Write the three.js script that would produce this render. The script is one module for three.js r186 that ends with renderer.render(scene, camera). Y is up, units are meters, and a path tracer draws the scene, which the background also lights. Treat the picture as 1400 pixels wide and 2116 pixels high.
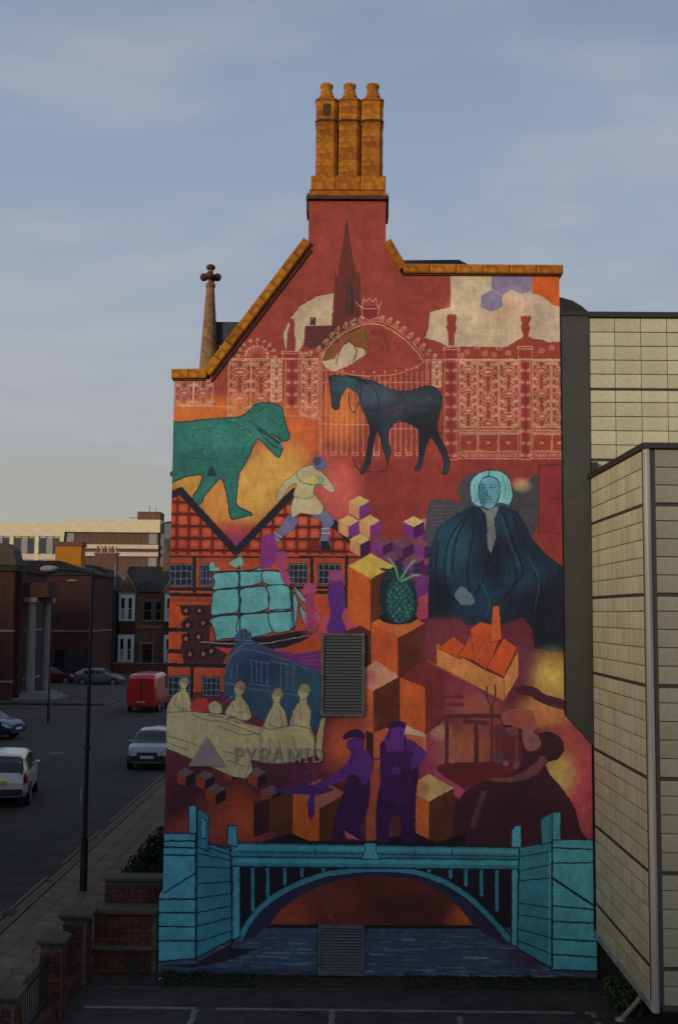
import * as THREE from 'three';
import { ImprovedNoise } from 'three/addons/math/ImprovedNoise.js';
import { mergeGeometries, mergeVertices } from 'three/addons/utils/BufferGeometryUtils.js';
import { FontLoader } from 'three/addons/loaders/FontLoader.js';
import { TextGeometry } from 'three/addons/geometries/TextGeometry.js';

// ---------------------------------------------------------------- camera, sky, sun, exposure
const scene = new THREE.Scene();
const camera = new THREE.PerspectiveCamera(49.41, 677 / 1024, 0.1, 1200);
camera.rotation.order = 'YXZ';
camera.position.set(0, 6.2, 19.7);
camera.rotation.set(THREE.MathUtils.degToRad(5.2), THREE.MathUtils.degToRad(0.5), THREE.MathUtils.degToRad(0.5));
const renderer = new THREE.WebGLRenderer({ antialias: true });
renderer.setSize(677, 1024);
renderer.toneMapping = THREE.LinearToneMapping;
renderer.toneMappingExposure = 1.0;
renderer.shadowMap.enabled = true;

function rng(seed) { let s = seed >>> 0; return () => { s = (s + 0x6d2b79f5) >>> 0; let t = s; t = Math.imul(t ^ (t >>> 15), t | 1); t ^= t + Math.imul(t ^ (t >>> 7), t | 61); return ((t ^ (t >>> 14)) >>> 0) / 4294967296; }; }

function makeSky() {                                                          // thin high cloud over a late-afternoon blue
  const W = 2048, H = 1024, d = new Float32Array(W * H * 4), n = new ImprovedNoise();
  const stops = [[-90, .12, .11, .1], [-4, .30, .28, .26], [0, .425, .405, .36], [6.5, .388, .392, .37], [12, .372, .41, .465], [18, .305, .375, .49], [24, .272, .347, .482], [30, .225, .3, .425], [60, .225, .285, .395], [90, .23, .285, .385]];
  const fbm = (x, y, z, o) => { let a = 0, w = .5; for (let i = 0; i < o; i++) { a += w * n.noise(x, y, z + i * 3.7); x *= 2.03; y *= 2.03; w *= .52; } return a; };
  for (let j = 0; j < H; j++) {
    const el = (j + .5) / H * 180 - 90;
    let k = 0; while (k < stops.length - 2 && el > stops[k + 1][0]) k++;
    const a = stops[k], b = stops[k + 1], u = THREE.MathUtils.clamp((el - a[0]) / (b[0] - a[0]), 0, 1);
    for (let i = 0; i < W; i++) {
      const az = (i + .5) / W * 2 * Math.PI, s = Math.sin(el * Math.PI / 180), c = Math.cos(el * Math.PI / 180);
      const px = c * Math.cos(az) / (Math.max(s, 0) + .12), py = c * Math.sin(az) / (Math.max(s, 0) + .12);
      const wx = px + .5 * n.noise(px * .7, py * .7, 9), wy = py + .5 * n.noise(px * .7 + 5, py * .7, 2);
      let cl = fbm(wx * 1.7, wy * 2.6, .5, 6) + .6 * fbm(wx * .45 + 3, wy * .6, 8.2, 3) + .06;
      cl = THREE.MathUtils.smoothstep(cl, -.1, .5) * THREE.MathUtils.smoothstep(el, -2, 10);
      const o = (j * W + i) * 4;
      const r = a[1] + (b[1] - a[1]) * u, g = a[2] + (b[2] - a[2]) * u, bl = a[3] + (b[3] - a[3]) * u;
      d[o] = r + (.445 - r) * cl * .55; d[o + 1] = g + (.462 - g) * cl * .55; d[o + 2] = bl + (.50 - bl) * cl * .55; d[o + 3] = 1;
    }
  }
  const t = new THREE.DataTexture(d, W, H, THREE.RGBAFormat, THREE.FloatType);
  t.mapping = THREE.EquirectangularReflectionMapping; t.magFilter = THREE.LinearFilter; t.minFilter = THREE.LinearFilter; t.needsUpdate = true; return t;
}
scene.background = makeSky(); scene.environment = scene.background;

const sun = new THREE.DirectionalLight(new THREE.Color(1, .8, .56), 2.0);     // low sun, behind the camera on the left
sun.position.set(-62, 17, 77); sun.castShadow = true; sun.shadow.radius = 20;
sun.shadow.mapSize.set(4096, 4096); Object.assign(sun.shadow.camera, { left: -90, right: 90, top: 90, bottom: -90, near: 1, far: 330 });
scene.add(sun, sun.target);

// ---------------------------------------------------------------- helpers
const used = {};
const numbered = (n) => { const k = used[n] = (used[n] ?? -1) + 1; return k ? n + '_' + String(k).padStart(3, '0') : n; };
const info = (o, label, category, group) => { o.userData = { label, category }; if (group) o.userData.group = group; return o; };
function thing(name, label, category, p = [0, 0, 0], turn = 0, group) { const o = new THREE.Group(); o.name = numbered(name); o.position.set(...p); o.rotation.y = turn; scene.add(o); return info(o, label, category, group); }
function part(name, geo, m, parent, p, r) { const o = new THREE.Mesh(geo, m); o.name = name; o.castShadow = o.receiveShadow = true; if (p) o.position.set(...p); if (r) o.rotation.set(...r); parent.add(o); return o; }
function struct(name, geo, m) { const o = part(numbered(name), geo, m, scene); o.userData = { kind: 'structure' }; return o; }
const merge = (l) => mergeGeometries(l.map((q) => { const a = q.index ? q.toNonIndexed() : q; for (const k of Object.keys(a.attributes)) if (!['position', 'normal', 'uv'].includes(k)) a.deleteAttribute(k); return a; }));
function metreUV(geo) {                                                       // uv in metres by the way each face points
  const a = geo.index ? geo.toNonIndexed() : geo, p = a.attributes.position, nn = a.attributes.normal, uv = new Float32Array(p.count * 2);
  for (let i = 0; i < p.count; i += 3) {
    const nx = Math.abs(nn.getX(i)) + Math.abs(nn.getX(i + 1)), ny = Math.abs(nn.getY(i)) + Math.abs(nn.getY(i + 1)), nz = Math.abs(nn.getZ(i)) + Math.abs(nn.getZ(i + 1));
    for (let k = i; k < i + 3; k++) { const x = p.getX(k), y = p.getY(k), z = p.getZ(k); uv[2 * k] = nx > ny && nx > nz ? z : x; uv[2 * k + 1] = ny >= nx && ny > nz ? z : y; }
  }
  a.setAttribute('uv', new THREE.BufferAttribute(uv, 2)); return a;
}
const bx = (x0, x1, y0, y1, z0, z1) => metreUV(new THREE.BoxGeometry(x1 - x0, y1 - y0, z1 - z0).translate((x0 + x1) / 2, (y0 + y1) / 2, (z0 + z1) / 2));
const cyl = (r0, r1, h, n = 16, p = [0, 0, 0]) => new THREE.CylinderGeometry(r0, r1, h, n).translate(p[0], p[1] + h / 2, p[2]);
const tube = (l, r, n = 8) => new THREE.TubeGeometry(new THREE.CatmullRomCurve3(l.map((p) => new THREE.Vector3(...p)), false, 'centripetal'), Math.max(2, l.length * 5), r, n);
function chamfer(w, h, d, b) {                                                // a block with bevelled edges, centred
  const s = new THREE.Shape(); s.moveTo(-w / 2 + b, -h / 2 + b); s.lineTo(w / 2 - b, -h / 2 + b); s.lineTo(w / 2 - b, h / 2 - b); s.lineTo(-w / 2 + b, h / 2 - b); s.closePath();
  return metreUV(new THREE.ExtrudeGeometry(s, { depth: d - 2 * b, bevelSize: b, bevelThickness: b, bevelSegments: 1 }).translate(0, 0, -d / 2 + b));
}
const prism = (pts, z0, z1) => { const s = new THREE.Shape(pts.map((p) => new THREE.Vector2(...p))); return metreUV(new THREE.ExtrudeGeometry(s, { depth: z1 - z0, bevelEnabled: false }).translate(0, 0, z0)); };
const noise = new ImprovedNoise();
function tex(fn, n = 512, metres = 2, srgb = true) {                          // a tiling texture: fn(u, v, r) -> [r, g, b] in 0..1
  const d = new Uint8Array(n * n * 4), r = rng(n + metres * 100);
  for (let j = 0; j < n; j++) for (let i = 0; i < n; i++) { const c = fn(i / n, j / n, r); for (let k = 0; k < 3; k++) d[(j * n + i) * 4 + k] = 255 * Math.max(0, Math.min(1, c[k])); d[(j * n + i) * 4 + 3] = 255; }
  const t = new THREE.DataTexture(d, n, n); t.wrapS = t.wrapT = THREE.RepeatWrapping; t.magFilter = THREE.LinearFilter; t.minFilter = THREE.LinearMipmapLinearFilter; t.generateMipmaps = true;
  if (srgb) t.colorSpace = THREE.SRGBColorSpace; t.repeat.set(1 / metres, 1 / metres); t.needsUpdate = true; return t;
}
const tn = (u, v, f, z = 0) => {                                              // noise that tiles
  const a = 2 * Math.PI * u, b = 2 * Math.PI * v, R = f / 6.2832;
  return noise.noise(R * Math.cos(a) + 20, R * Math.sin(a) + R * Math.cos(b) * 1.3 + 20, R * Math.sin(b) * 1.3 + z);
};
const grainMap = (amp, f1, f2, metres, speck = .1, seed = 0) => tex((u, v, r) => { const k = .86 + amp * tn(u, v, f1, seed) + amp * .7 * tn(u, v, f2, seed + 5) + speck * (r() - .5); return [k, k, k]; }, 512, metres);
const bumpOf = (f1, f2, metres, speck = .5) => tex((u, v, r) => { const k = .5 + .25 * tn(u, v, f1, 3) + .2 * tn(u, v, f2, 8) + speck * (r() - .5); return [k, k, k]; }, 512, metres, false);
const G = { soft: tex((u, v, r) => { const k = .94 + .07 * tn(u, v, 7, 4) + .05 * tn(u, v, 40, 1) + .05 * (r() - .5); return [k, k, k]; }, 512, 3.1),  coarse: grainMap(.3, 6, 26, 4.3, .14), fine: grainMap(.22, 12, 60, 1.3, .2, 3), streak: tex((u, v) => { const k = .88 + .2 * tn(u, v * .15, 40, 2) + .14 * tn(u, v, 9, 6); return [k, k, k]; }, 512, 2.7), bumpFine: bumpOf(30, 90, 1.1), bumpCoarse: bumpOf(8, 40, 1.7, .3) };
function mat(r, g, b, rough = .85, o = {}) { const m = new THREE.MeshStandardMaterial({ roughness: rough, ...o }); m.color.setRGB(r, g, b); return m; }

// ---------------------------------------------------------------- the mural (flat paint on the gable wall; units: cm on the wall, y down from 13.8 m)
function paintMural() {
  const K = 2048 / 1380, cv = document.createElement('canvas');
  cv.width = Math.round(760 * K); cv.height = 2048;
  const g = cv.getContext('2d'); g.scale(K, K); g.lineCap = 'round'; g.lineJoin = 'round';
  const rnd = rng(77), al = (col, a) => col.replace('rgb', 'rgba').replace(')', ', ' + a + ')');
  const pts = (s) => s.split(' ').map((p) => p.split(',').map(Number));
  const trace = (s, smooth, open) => {
    const p = pts(s), n = p.length; g.beginPath(); g.moveTo(p[0][0], p[0][1]);
    if (!smooth) for (let i = 1; i < n; i++) g.lineTo(p[i][0], p[i][1]);
    else for (let i = 0; i < (open ? n - 1 : n); i++) {
      const at = (k) => (open ? p[Math.max(0, Math.min(n - 1, k))] : p[(k + n) % n]), a = at(i - 1), b = at(i), c = at(i + 1), d = at(i + 2);
      g.bezierCurveTo(b[0] + (c[0] - a[0]) / 6, b[1] + (c[1] - a[1]) / 6, c[0] - (d[0] - b[0]) / 6, c[1] - (d[1] - b[1]) / 6, c[0], c[1]);
    }
    if (!open) g.closePath();
  };
  const F = (col, s, smooth) => { trace(s, smooth); g.fillStyle = col; g.fill(); };
  const S = (col, w, s, smooth) => { trace(s, smooth, true); g.strokeStyle = col; g.lineWidth = w; g.stroke(); };
  const FO = (col, line, w, s, smooth) => { F(col, s, smooth); g.strokeStyle = line; g.lineWidth = w; g.stroke(); };
  const C = (col, s, r, ry) => { const [[x, y]] = pts(s); g.beginPath(); g.ellipse(x, y, r, ry || r, 0, 0, 7); g.fillStyle = col; g.fill(); };
  const spray = (col, s, r, ry, a = 1) => {                                  // a soft cloud of spray paint
    const [[x, y]] = pts(s); g.save(); g.translate(x, y); g.scale(1, (ry || r) / r); g.globalAlpha = a;
    const q = g.createRadialGradient(0, 0, 0, 0, 0, r); q.addColorStop(0, col); q.addColorStop(0.5, al(col, .75)); q.addColorStop(1, al(col, 0));
    g.fillStyle = q; g.fillRect(-r, -r, 2 * r, 2 * r); g.restore();
  };
  const clip = (s, smooth, fn) => { g.save(); trace(s, smooth); g.clip(); fn(); g.restore(); };
  const box = (s) => { const p = pts(s); return [p[0][0], p[0][1], p[1][0], p[1][1]]; };
  // --- grounds
  g.fillStyle = 'rgb(162, 68, 57)'; g.fillRect(0, 0, 760, 1380);
  F('rgb(149, 59, 56)', '168.7,488.1 764,483.6 760.3,783.8 173.2,788.9');
  F('rgb(113, 46, 63)', '-7.2,739.5 769.4,732.8 764,1165.9 2.9,1173.8');
  for (const p of ['28.7,417.4', '71.9,403', '124,400.9', '176.3,414.6', '20.4,431.5', '98.2,418.7']) spray('rgb(229, 123, 58)', p, 56, 46); spray('rgb(152, 65, 80)', '45,362.7', 60, 22, .6); spray('rgb(229, 116, 61)', '228.6,435.2', 62, 70); spray('rgb(229, 116, 65)', '211.7,470.3', 62, 62);
  spray('rgb(229, 128, 60)', '313.2,399.5', 45, 75); for (const p of ['173.4,514.2', '186.6,531.4', '161,549', '135.4,566.5', '203.4,496.5']) spray('rgb(229, 179, 89)', p, 66, 60); spray('rgb(229, 162, 80)', '92.3,566.9', 66, 60); spray('rgb(229, 173, 84)', '39.7,523.9', 66, 46);
  spray('rgb(198, 75, 84)', '119.3,631.4', 95, 38); spray('rgb(141, 62, 129)', '125.5,642.5', 50, 26); spray('rgb(228, 111, 105)', '298.8,530.6', 60, 70); spray('rgb(221, 103, 102)', '312,573.8', 55, 45, .8);
  // --- church spire, moon and old buildings behind the gates
  F('rgb(209, 189, 158)', '295.6,183.3 265,188.9 236.3,206 215.6,232.1 204.6,258.9 206.5,274.9 211.1,290.8 232.1,290.7 240.6,278.2 245.5,244.4 296.1,242.2', false);
  F('rgb(154, 65, 56)', '212.5,258.8 215.7,242.8 213.9,232.1 217.3,228.5 220,232 223.4,229.3 225.4,242.7 224.7,258.7 227.5,272.1 225.9,290.7 211.1,290.8');
  F('rgb(117, 52, 48)', '317.2,42.6 311.4,87.9 304.8,128.5 301.5,154.6 296.9,138.4 295.5,177.9 292.5,227.1 291,258.3 345.1,257.9 344.8,213.4 342.7,154.3 339.1,141.8 337.4,154.3 327.4,105.8 321,69.7');
  for (const a of ['317.2,44.4 307.6,150.9', '317.2,44.4 315.5,258.1', '317.2,44.4 331.3,152.6', '301.5,152.8 300.6,249.3', '339.2,152.5 340.7,249.1', '306.9,177.8 307.5,249.3']) S('rgb(78, 38, 40)', .9, a);
  F('rgb(69, 45, 45)', '318.2,168.8 323.4,158 329.6,168.7 330.9,220.6 318.7,220.7'); S('rgb(141, 96, 74)', .7, '323.5,161.6 323.9,220.7');
  F('rgb(74, 45, 47)', '252.4,242.5 253.2,228.3 256.7,227.3 257.6,235.4 259.3,227.3 262.8,228.2 262.9,242.5');
  F('rgb(101, 52, 54)', '243.7,244.4 296.1,242.2 305.1,272.4 270.4,286.9 242.4,281.7');
  for (let i = 0; i < 5; i++) { S('rgb(74, 38, 42)', .7, ['245.5,249.7 296.2,249.4', '245.6,256.8 299.8,256.5', '244.8,263.9 302.4,263.5', '244,271.1 296.4,270.7', '244.1,277.3 284.2,277'][i]); }
  F('rgb(141, 87, 52)', '280.9,292.1 322.5,258.1 353.8,243.6 359.2,266.7 355.9,300.5 347.2,298.7 338.3,277.5 324.3,270.5 305.2,281.3 295,306.2 277.6,311.6', false);
  F('rgb(207, 186, 160)', '296.7,304.4 310.4,281.3 324.3,272.3 334.8,281.1 350.6,286.3 354.1,295.2 338.5,305.9 319.5,318.4 296.9,327.4 281.2,320.4 274.1,308.1', false);
  S('rgb(71, 45, 45)', 1.6, '300.3,313.2 307,288.4 322.6,272.3 336.6,288.2 329.8,309.5', true); S('rgb(106, 57, 50)', 1.4, '350.4,254.3 359.2,275.6 357.6,300.4', true); S('rgb(92, 47, 43)', 1.2, '380,252.4 390.6,270.1 394.2,293.1', true); S('rgb(92, 47, 43)', 1.2, '360.9,257.8 369.5,252.4 380,252.4', true);
  // --- cloud with hexagons at the top right
  F('rgb(216, 196, 167)', '505.6,145.2 505.6,207 468.9,217 466.4,248.2 459.4,264.3 483.8,271.2 501.2,280 601.3,280.2 703.9,273.3 705.2,144');
  spray('rgb(229, 177, 153)', '601.6,211.7', 55, 35, .5); spray('rgb(229, 204, 174)', '531.8,221.1', 45, 35, .7); spray('rgb(206, 177, 166)', '671.3,229.1', 40, 40, .5);
  F('rgb(151, 140, 176)', '579.2,144.8 579.1,174.3 599.1,184.9 601.8,183.1 615.8,174.1 634.9,182.9 651.6,175.7 652.7,144.3'); F('rgb(146, 135, 173)', '560.7,187 579.1,175.2 599.1,185.8 599,205.5 578.9,216.3 560.6,206.6');
  F('rgb(221, 102, 41)', '652.7,144.3 652.4,181 671.6,187.2 690.7,202.2 706.3,207.5 706.9,144');
  F('rgb(162, 68, 57)', '605.6,281 640.6,257.7 653.6,264.7 671,266.4 684,271.6 704,269.7 703.9,283.9 601.3,284.6');
  for (const a of ['498.6,225.8 502.1,219.5 505.6,223 507.4,217.7 510,223 514.3,219.4 516.9,224.7 514.3,240.8 516.9,246.1 513.4,256.8 512.5,278.1 502.1,278.2 501.2,255.1 497.7,244.5 500.4,237.3', '631.2,225.8 634.7,221.3 638.2,224.8 640.8,220.4 643.4,224.8 648.7,222.1 651.2,227.4 646.8,238.1 649.4,245.2 645.8,255.9 645.7,277.2 635.2,277.3 636.2,256 632.8,245.3 634.6,236.4']) F('rgb(163, 67, 56)', a);
  // --- wrought iron gates
  const iron = 'rgb(229, 182, 153)', ironW = 1.05;
  const curl = (x, y, r, t, way) => { g.beginPath(); for (let k = 0; k <= 22; k++) { const q = r * (1 - k / 28), a = t + way * k * .42; g[k ? 'lineTo' : 'moveTo'](x + q * Math.cos(a), y + q * Math.sin(a)); } g.strokeStyle = iron; g.lineWidth = ironW; g.stroke(); };
  const rect = (x0, y0, x1, y1) => { g.strokeStyle = iron; g.lineWidth = ironW; g.strokeRect(x0, y0, x1 - x0, y1 - y0); };
  const panel = (s) => {                                                      // a scrollwork panel
    const [x0, y0, x1, y1] = box(s), w = x1 - x0; rect(x0, y0, x1, y1); rect(x0 + 2, y0 + 2, x1 - 2, y1 - 2);
    const n = Math.round((y1 - y0) / (w * .4)), h = (y1 - y0) / n;
    for (let k = 0; k < n; k++) {
      const yc = y0 + h * (k + .5), xc = (x0 + x1) / 2;
      if (k % 3 === 1) { g.beginPath(); for (let a = 0; a < 9; a++) { g.moveTo(xc, yc); g.lineTo(xc + w * .3 * Math.cos(a * .7), yc + h * .42 * Math.sin(a * .7)); } g.stroke(); g.beginPath(); g.ellipse(xc, yc, w * .36, h * .46, 0, 0, 7); g.stroke(); }
      else for (const d of [-1, 1]) { curl(xc + d * w * .24, yc - h * .16, w * .17, d > 0 ? 0 : 3.1, d); curl(xc + d * w * .2, yc + h * .27, w * .13, d > 0 ? 3.1 : 0, -d); curl(xc + d * w * .38, yc + h * .1, w * .08, d > 0 ? 3.1 : 0, d); }
    }
  };
  for (const a of ['106.7,305.7 148.5,416.5', '146.8,305.4 185,416.3', '183.4,305.2 203.6,382.7', '11.5,345.3 45.6,390.9', '44.6,345.1 80.3,390.7', '237.4,304.8 268.2,410.4']) panel(a);
  for (const a of ['521.2,302.9 553.9,427.6', '554.3,302.6 592,427.3', '592.5,302.4 628.3,427', '651.6,302 685.3,426.6', '686.3,301.7 721.5,426.3', '472.5,305.9 489.9,354.3']) panel(a);
  for (const a of ['521.1,431.3 628.2,437.5', '650.7,430.4 702.4,437', '521,471.5 627.9,482.9', '650.4,470.5 702,482.3']) { const [x0, y0, x1, y1] = box(a); rect(x0, y0, x1, y1); for (let x = x0 + 2; x < x1 - 3; x += 6) { g.beginPath(); g.ellipse(x + 3, (y0 + y1) / 2, 2.5, 2.3, 0, 0, 7); g.stroke(); } }
  for (const a of ['522.8,440 553.8,469.5', '555.6,439.8 590.1,469.2', '591.9,439.5 626.3,468.9', '652.4,439.1 684.9,468.5', '686.9,438.8 712.5,468.3']) { const [x0, y0, x1, y1] = box(a); rect(x0, y0, x1, y1); g.fillStyle = 'rgb(229, 131, 115)'; g.beginPath(); g.ellipse((x0 + x1) / 2, (y0 + y1) / 2, 4, 2.6, 0, 0, 7); g.fill(); }
  const pier = (s) => { const [x0, y0, x1, y1] = box(s), xc = (x0 + x1) / 2, w = x1 - x0; rect(x0, y0, x1, y1); for (let y = y0 + 10; y < y1 - 8; y += 22) { g.fillStyle = 'rgb(149, 49, 53)'; g.beginPath(); g.ellipse(xc, y, w * .26, 8, 0, 0, 7); g.fill(); curl(xc - w * .3, y + 10, 3.4, 0, 1); curl(xc + w * .3, y + 10, 3.4, 3.1, -1); } };
  for (const a of ['495.1,303 517.6,485.4', '630.7,302.1 648.6,484.4', '209.6,305 233.5,408.9']) pier(a);
  for (const a of ['495.1,281.8 519.5,302.9', '627.4,279.1 651.6,302', '204.1,290.9 235.7,304.8']) { const [x0, y0, x1, y1] = box(a); g.fillStyle = 'rgb(159, 58, 56)'; g.fillRect(x0, y0, x1 - x0, y1 - y0); rect(x0, y0, x1, y1); rect(x0 - 2, y0, x1 + 2, y0 + 4); }
  for (const a of ['104.9,304.8 270.6,303.7', '462.1,304.2 722.8,302.4', '462.1,306.8 722.7,305', '278,347 462.2,345.7', '278.7,422.6 384.4,423.6', '393.1,430.5 453.6,430.1', '254.3,414 271.7,413.9', '270.6,304.6 272.4,480.3', '274,304.6 275.8,480.3', '462.1,303.3 462.2,354.5', '465.6,303.2 465.6,354.5', '9.7,343.6 79.4,343.1', '10.8,392.9 106.5,392.2']) S(iron, ironW, a);
  S(iron, 1.1, '276,324 305.6,327.3 340.5,334.2 383.9,333.9 418.7,328.3 446.5,315.8 462.1,305.9', true);
  for (let i = 0; i < 19; i++) { const u = i / 18, [[x0, yb]] = pts('282.7,478.5'), [[x1, yt]] = pts('455.2,321'), x = x0 + (x1 - x0) * u; g.strokeStyle = iron; g.lineWidth = 1.05; g.beginPath(); g.moveTo(x, yt + 8 + 7 * Math.sin(u * 3.1) - 4 * u); g.lineTo(x, yb); g.stroke(); if (i % 2) { g.beginPath(); g.arc(x, yt + 2 + 8 * Math.sin(u * 3.1) - 6 * u, 1.6, 0, 7); g.fillStyle = iron; g.fill(); g.strokeRect(x, yb - 5, 9, 5); } }
  S(iron, 1.6, '274,304.6 282.6,286.8 299.8,267.1 324.1,251 350.3,240.1 374.7,239.9 399.2,250.5 423.7,268.1 442.9,287.5 456.9,306.8', true); S(iron, .9, '270.5,301 284.2,277.9 306.8,258.2 332.8,242 360.7,234.7 388.7,238.1 414.9,253.9 437.6,273.3 458.6,299.8', true);
  for (const p of ['280.7,274.4', '291.1,261.8', '301.5,252.9', '315.4,243.9', '329.3,236.7', '343.2,231.2', '381.7,231', '395.6,234.5', '407.9,241.5', '420.1,250.3', '432.4,260.9', '444.6,271.5', '455.1,282.1', '465.6,292.6', '266.9,286.9', '253,295.8', '242.6,297.7', '274,297.5', '476,299.6']) { const [[x, y]] = pts(p); curl(x, y, 5.4, rnd() * 6, 1); curl(x + 3, y - 5, 3, rnd() * 6, -1); }
  for (let i = 0; i < 9; i++) { const a = Math.PI * (1 + i / 8), [[x, y]] = pts('157.2,300'); g.strokeStyle = iron; g.lineWidth = .9; g.beginPath(); g.moveTo(x + 10 * Math.cos(a), y + 9 * Math.sin(a)); g.lineTo(x + 30 * Math.cos(a), y + 27 * Math.sin(a)); g.stroke(); curl(x + 33 * Math.cos(a), y + 30 * Math.sin(a), 3.4, a, 1); curl(x + 20 * Math.cos(a + .18), y + 18 * Math.sin(a + .18), 2.6, a, -1); }
  for (const p of ['536,288.6', '553.4,281.4', '573.5,275.9', '592.6,282.9', '608.2,291.7', '669.1,285.9', '688.2,280.5', '524.7,295.8', '566.5,291.9', '583.8,293.6']) { const [[x, y]] = pts(p); curl(x, y, 5.5, rnd() * 6, rnd() < .5 ? 1 : -1); }
  F('rgb(138, 44, 55)', '344.8,206.2 376.3,206 374.6,225.7 360.7,232.9 346.7,225.9'); S(iron, 1.3, '335.1,199.1 346.6,209.8 360.6,211.5 374.5,209.6 381.5,197.1', true); S(iron, 1.2, '346.6,208 348.2,193.7 353.5,199 360.4,191.8 365.7,198.9 370.9,191.8 373.7,207.8'); S(iron, 1, '344.8,206.2 346.7,227.6 360.7,232.9 374.6,227.5 377.1,206');
  // --- horse
  const horse = '288.3,338.1 298.7,334.5 310.9,335.3 324.8,334.3 338.7,336 350.9,341.2 370.1,345.4 392.7,356.7 411.8,361.9 432.7,361.7 451.8,354.6 465.6,351.8 479.5,356.1 488.2,368.4 489.9,384.2 484.8,405.3 481.3,428.1 486.5,443.8 493.4,457.7 500.3,475.1 503.8,492.5 500.3,508.2 491.7,510.8 495.2,497.8 491.7,480.4 481.3,459.6 471,445.7 462.3,461.5 457.2,482.4 455.5,496.4 446.9,506 441.7,503.4 448.6,489.4 450.3,468.5 450.2,447.6 446.7,430.1 429.4,419.7 410.3,418.1 398.3,428.7 393.1,444.5 398.4,468.9 395.1,488.1 390,507.3 393.4,493.3 389,477.7 379.3,444.6 374.1,435.9 369,453.4 365.6,474.4 360.6,497.1 352.1,509.3 345.2,509.4 351.9,493.7 357,469.2 360.3,443 361.9,430.7 354.8,408 346.1,390.5 340.7,369.4 332,360.7 321.5,355.5 314.6,362.6 307.8,378.5 306.2,392.6 301,396.1 294,392.6 292.1,371.6 290.2,355.7';
  FO('rgb(49, 63, 79)', 'rgb(30, 30, 42)', 1.6, horse, true);
  clip(horse, true, () => { spray('rgb(80, 100, 129)', '366.7,368.4', 50, 26, .9); spray('rgb(51, 100, 116)', '318,352', 30, 26, .8); spray('rgb(75, 86, 106)', '436.2,379.3', 60, 22, .7); spray('rgb(95, 77, 86)', '415.5,398.8', 40, 12, .5); spray('rgb(28, 28, 41)', '367.3,460.4', 26, 60, .8); spray('rgb(26, 28, 39)', '462.3,442.2', 60, 70, .75); for (let i = 0; i < 60; i++) { const [[x, y]] = pts('375.4,360.4'), px = x + (rnd() - .3) * 130, py = y + rnd() * 55; g.strokeStyle = rnd() < .5 ? al('rgb(94, 116, 136)', 0.31) : al('rgb(35, 42, 55)', 0.38); g.lineWidth = 1 + rnd(); g.beginPath(); g.moveTo(px, py); g.lineTo(px + 6 + rnd() * 9, py + (rnd() - .4) * 4); g.stroke(); } });
  S('rgb(28, 33, 44)', 3, '324.8,336.1 340.5,341.2 356.2,348.2', true); C('rgb(21, 23, 32)', '300.6,352.1', 1.4); for (const a of ['366.7,355.2 379,381.5 372.2,407.9', '465.6,359.8 476.1,380.8 470.9,408.9', '415.3,365.4 427.5,386.4 419,409.3']) S('rgb(33, 42, 55)', 1.4, a, true); S('rgb(30, 30, 42)', 1.5, '338.7,337.7 345.8,355.3 342.5,378.2 334,401.1 325.2,390.7 323.3,366', true); F('rgb(31, 37, 53)', '284.8,339.9 290,336.3 297,343.3'); S('rgb(94, 43, 45)', 2, '331.2,483.4 345.1,505.9 393.4,507.3', true);
  // --- dinosaur
  const dino = '-5.7,429.9 28.8,420.9 72.1,415.3 122.4,411.5 139.7,405.2 153.4,391 167.2,384.8 184.5,385.5 196.8,389 204.7,396.8 208.4,414.3 212.9,430.1 218.3,442.3 215.8,451.9 208.1,455.5 206.5,466.9 203.2,479.1 197.2,482.6 188.4,475.7 178.8,465.3 169.9,454.9 160.4,451.5 153.6,462 147.8,479.5 137.7,498.8 129.4,514.5 126.4,540.6 125.1,566.6 133.8,575.2 147.7,582 153.8,587.1 142.7,589.8 122.1,595.1 114.3,589.2 111.3,568.4 105.7,542.5 96.7,521.7 83.1,535.7 69.6,551.4 59.6,568.8 47.3,558.5 57.3,539.4 63.8,518.5 48.2,516.9 30.9,520.5 -3.5,526';
  FO('rgb(47, 127, 118)', 'rgb(25, 63, 72)', 2.2, dino, true);
  clip(dino, true, () => { spray('rgb(63, 151, 135)', '107.2,436.1', 90, 40, .5); spray('rgb(39, 100, 102)', '82.4,497.5', 110, 40, .6); for (let i = 0; i < 130; i++) { const [[x, y]] = pts('2.6,415'), px = x + rnd() * 165, py = y + rnd() * 95; g.fillStyle = rnd() < .7 ? al('rgb(27, 86, 88)', 0.53) : al('rgb(93, 183, 152)', 0.40); g.beginPath(); g.ellipse(px, py, 1 + rnd() * 2.6, .8 + rnd() * 1.2, rnd() * 3, 0, 7); g.fill(); } });
  F('rgb(29, 74, 85)', '157.4,425.2 172.3,435.6 185.3,440.8 201,447.7 204.6,456.4 197.7,459.9 185.5,449.5 169.7,440.9'); S('rgb(23, 60, 69)', 1.8, '155.6,423.5 169.6,433.9 187.1,446 208,452.9', true); S('rgb(23, 60, 69)', 1.6, '159.2,430.5 173.3,447.9 187.4,461.8 199.6,466.9', true); C('rgb(23, 60, 69)', '163.9,398.9', 1.8); F('rgb(21, 58, 67)', '73.9,508 80.7,499.2 89.7,518.3 72.4,518.4'); S('rgb(28, 72, 79)', 1.6, '153.6,462 146.1,483 131,509.3', true);
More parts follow.
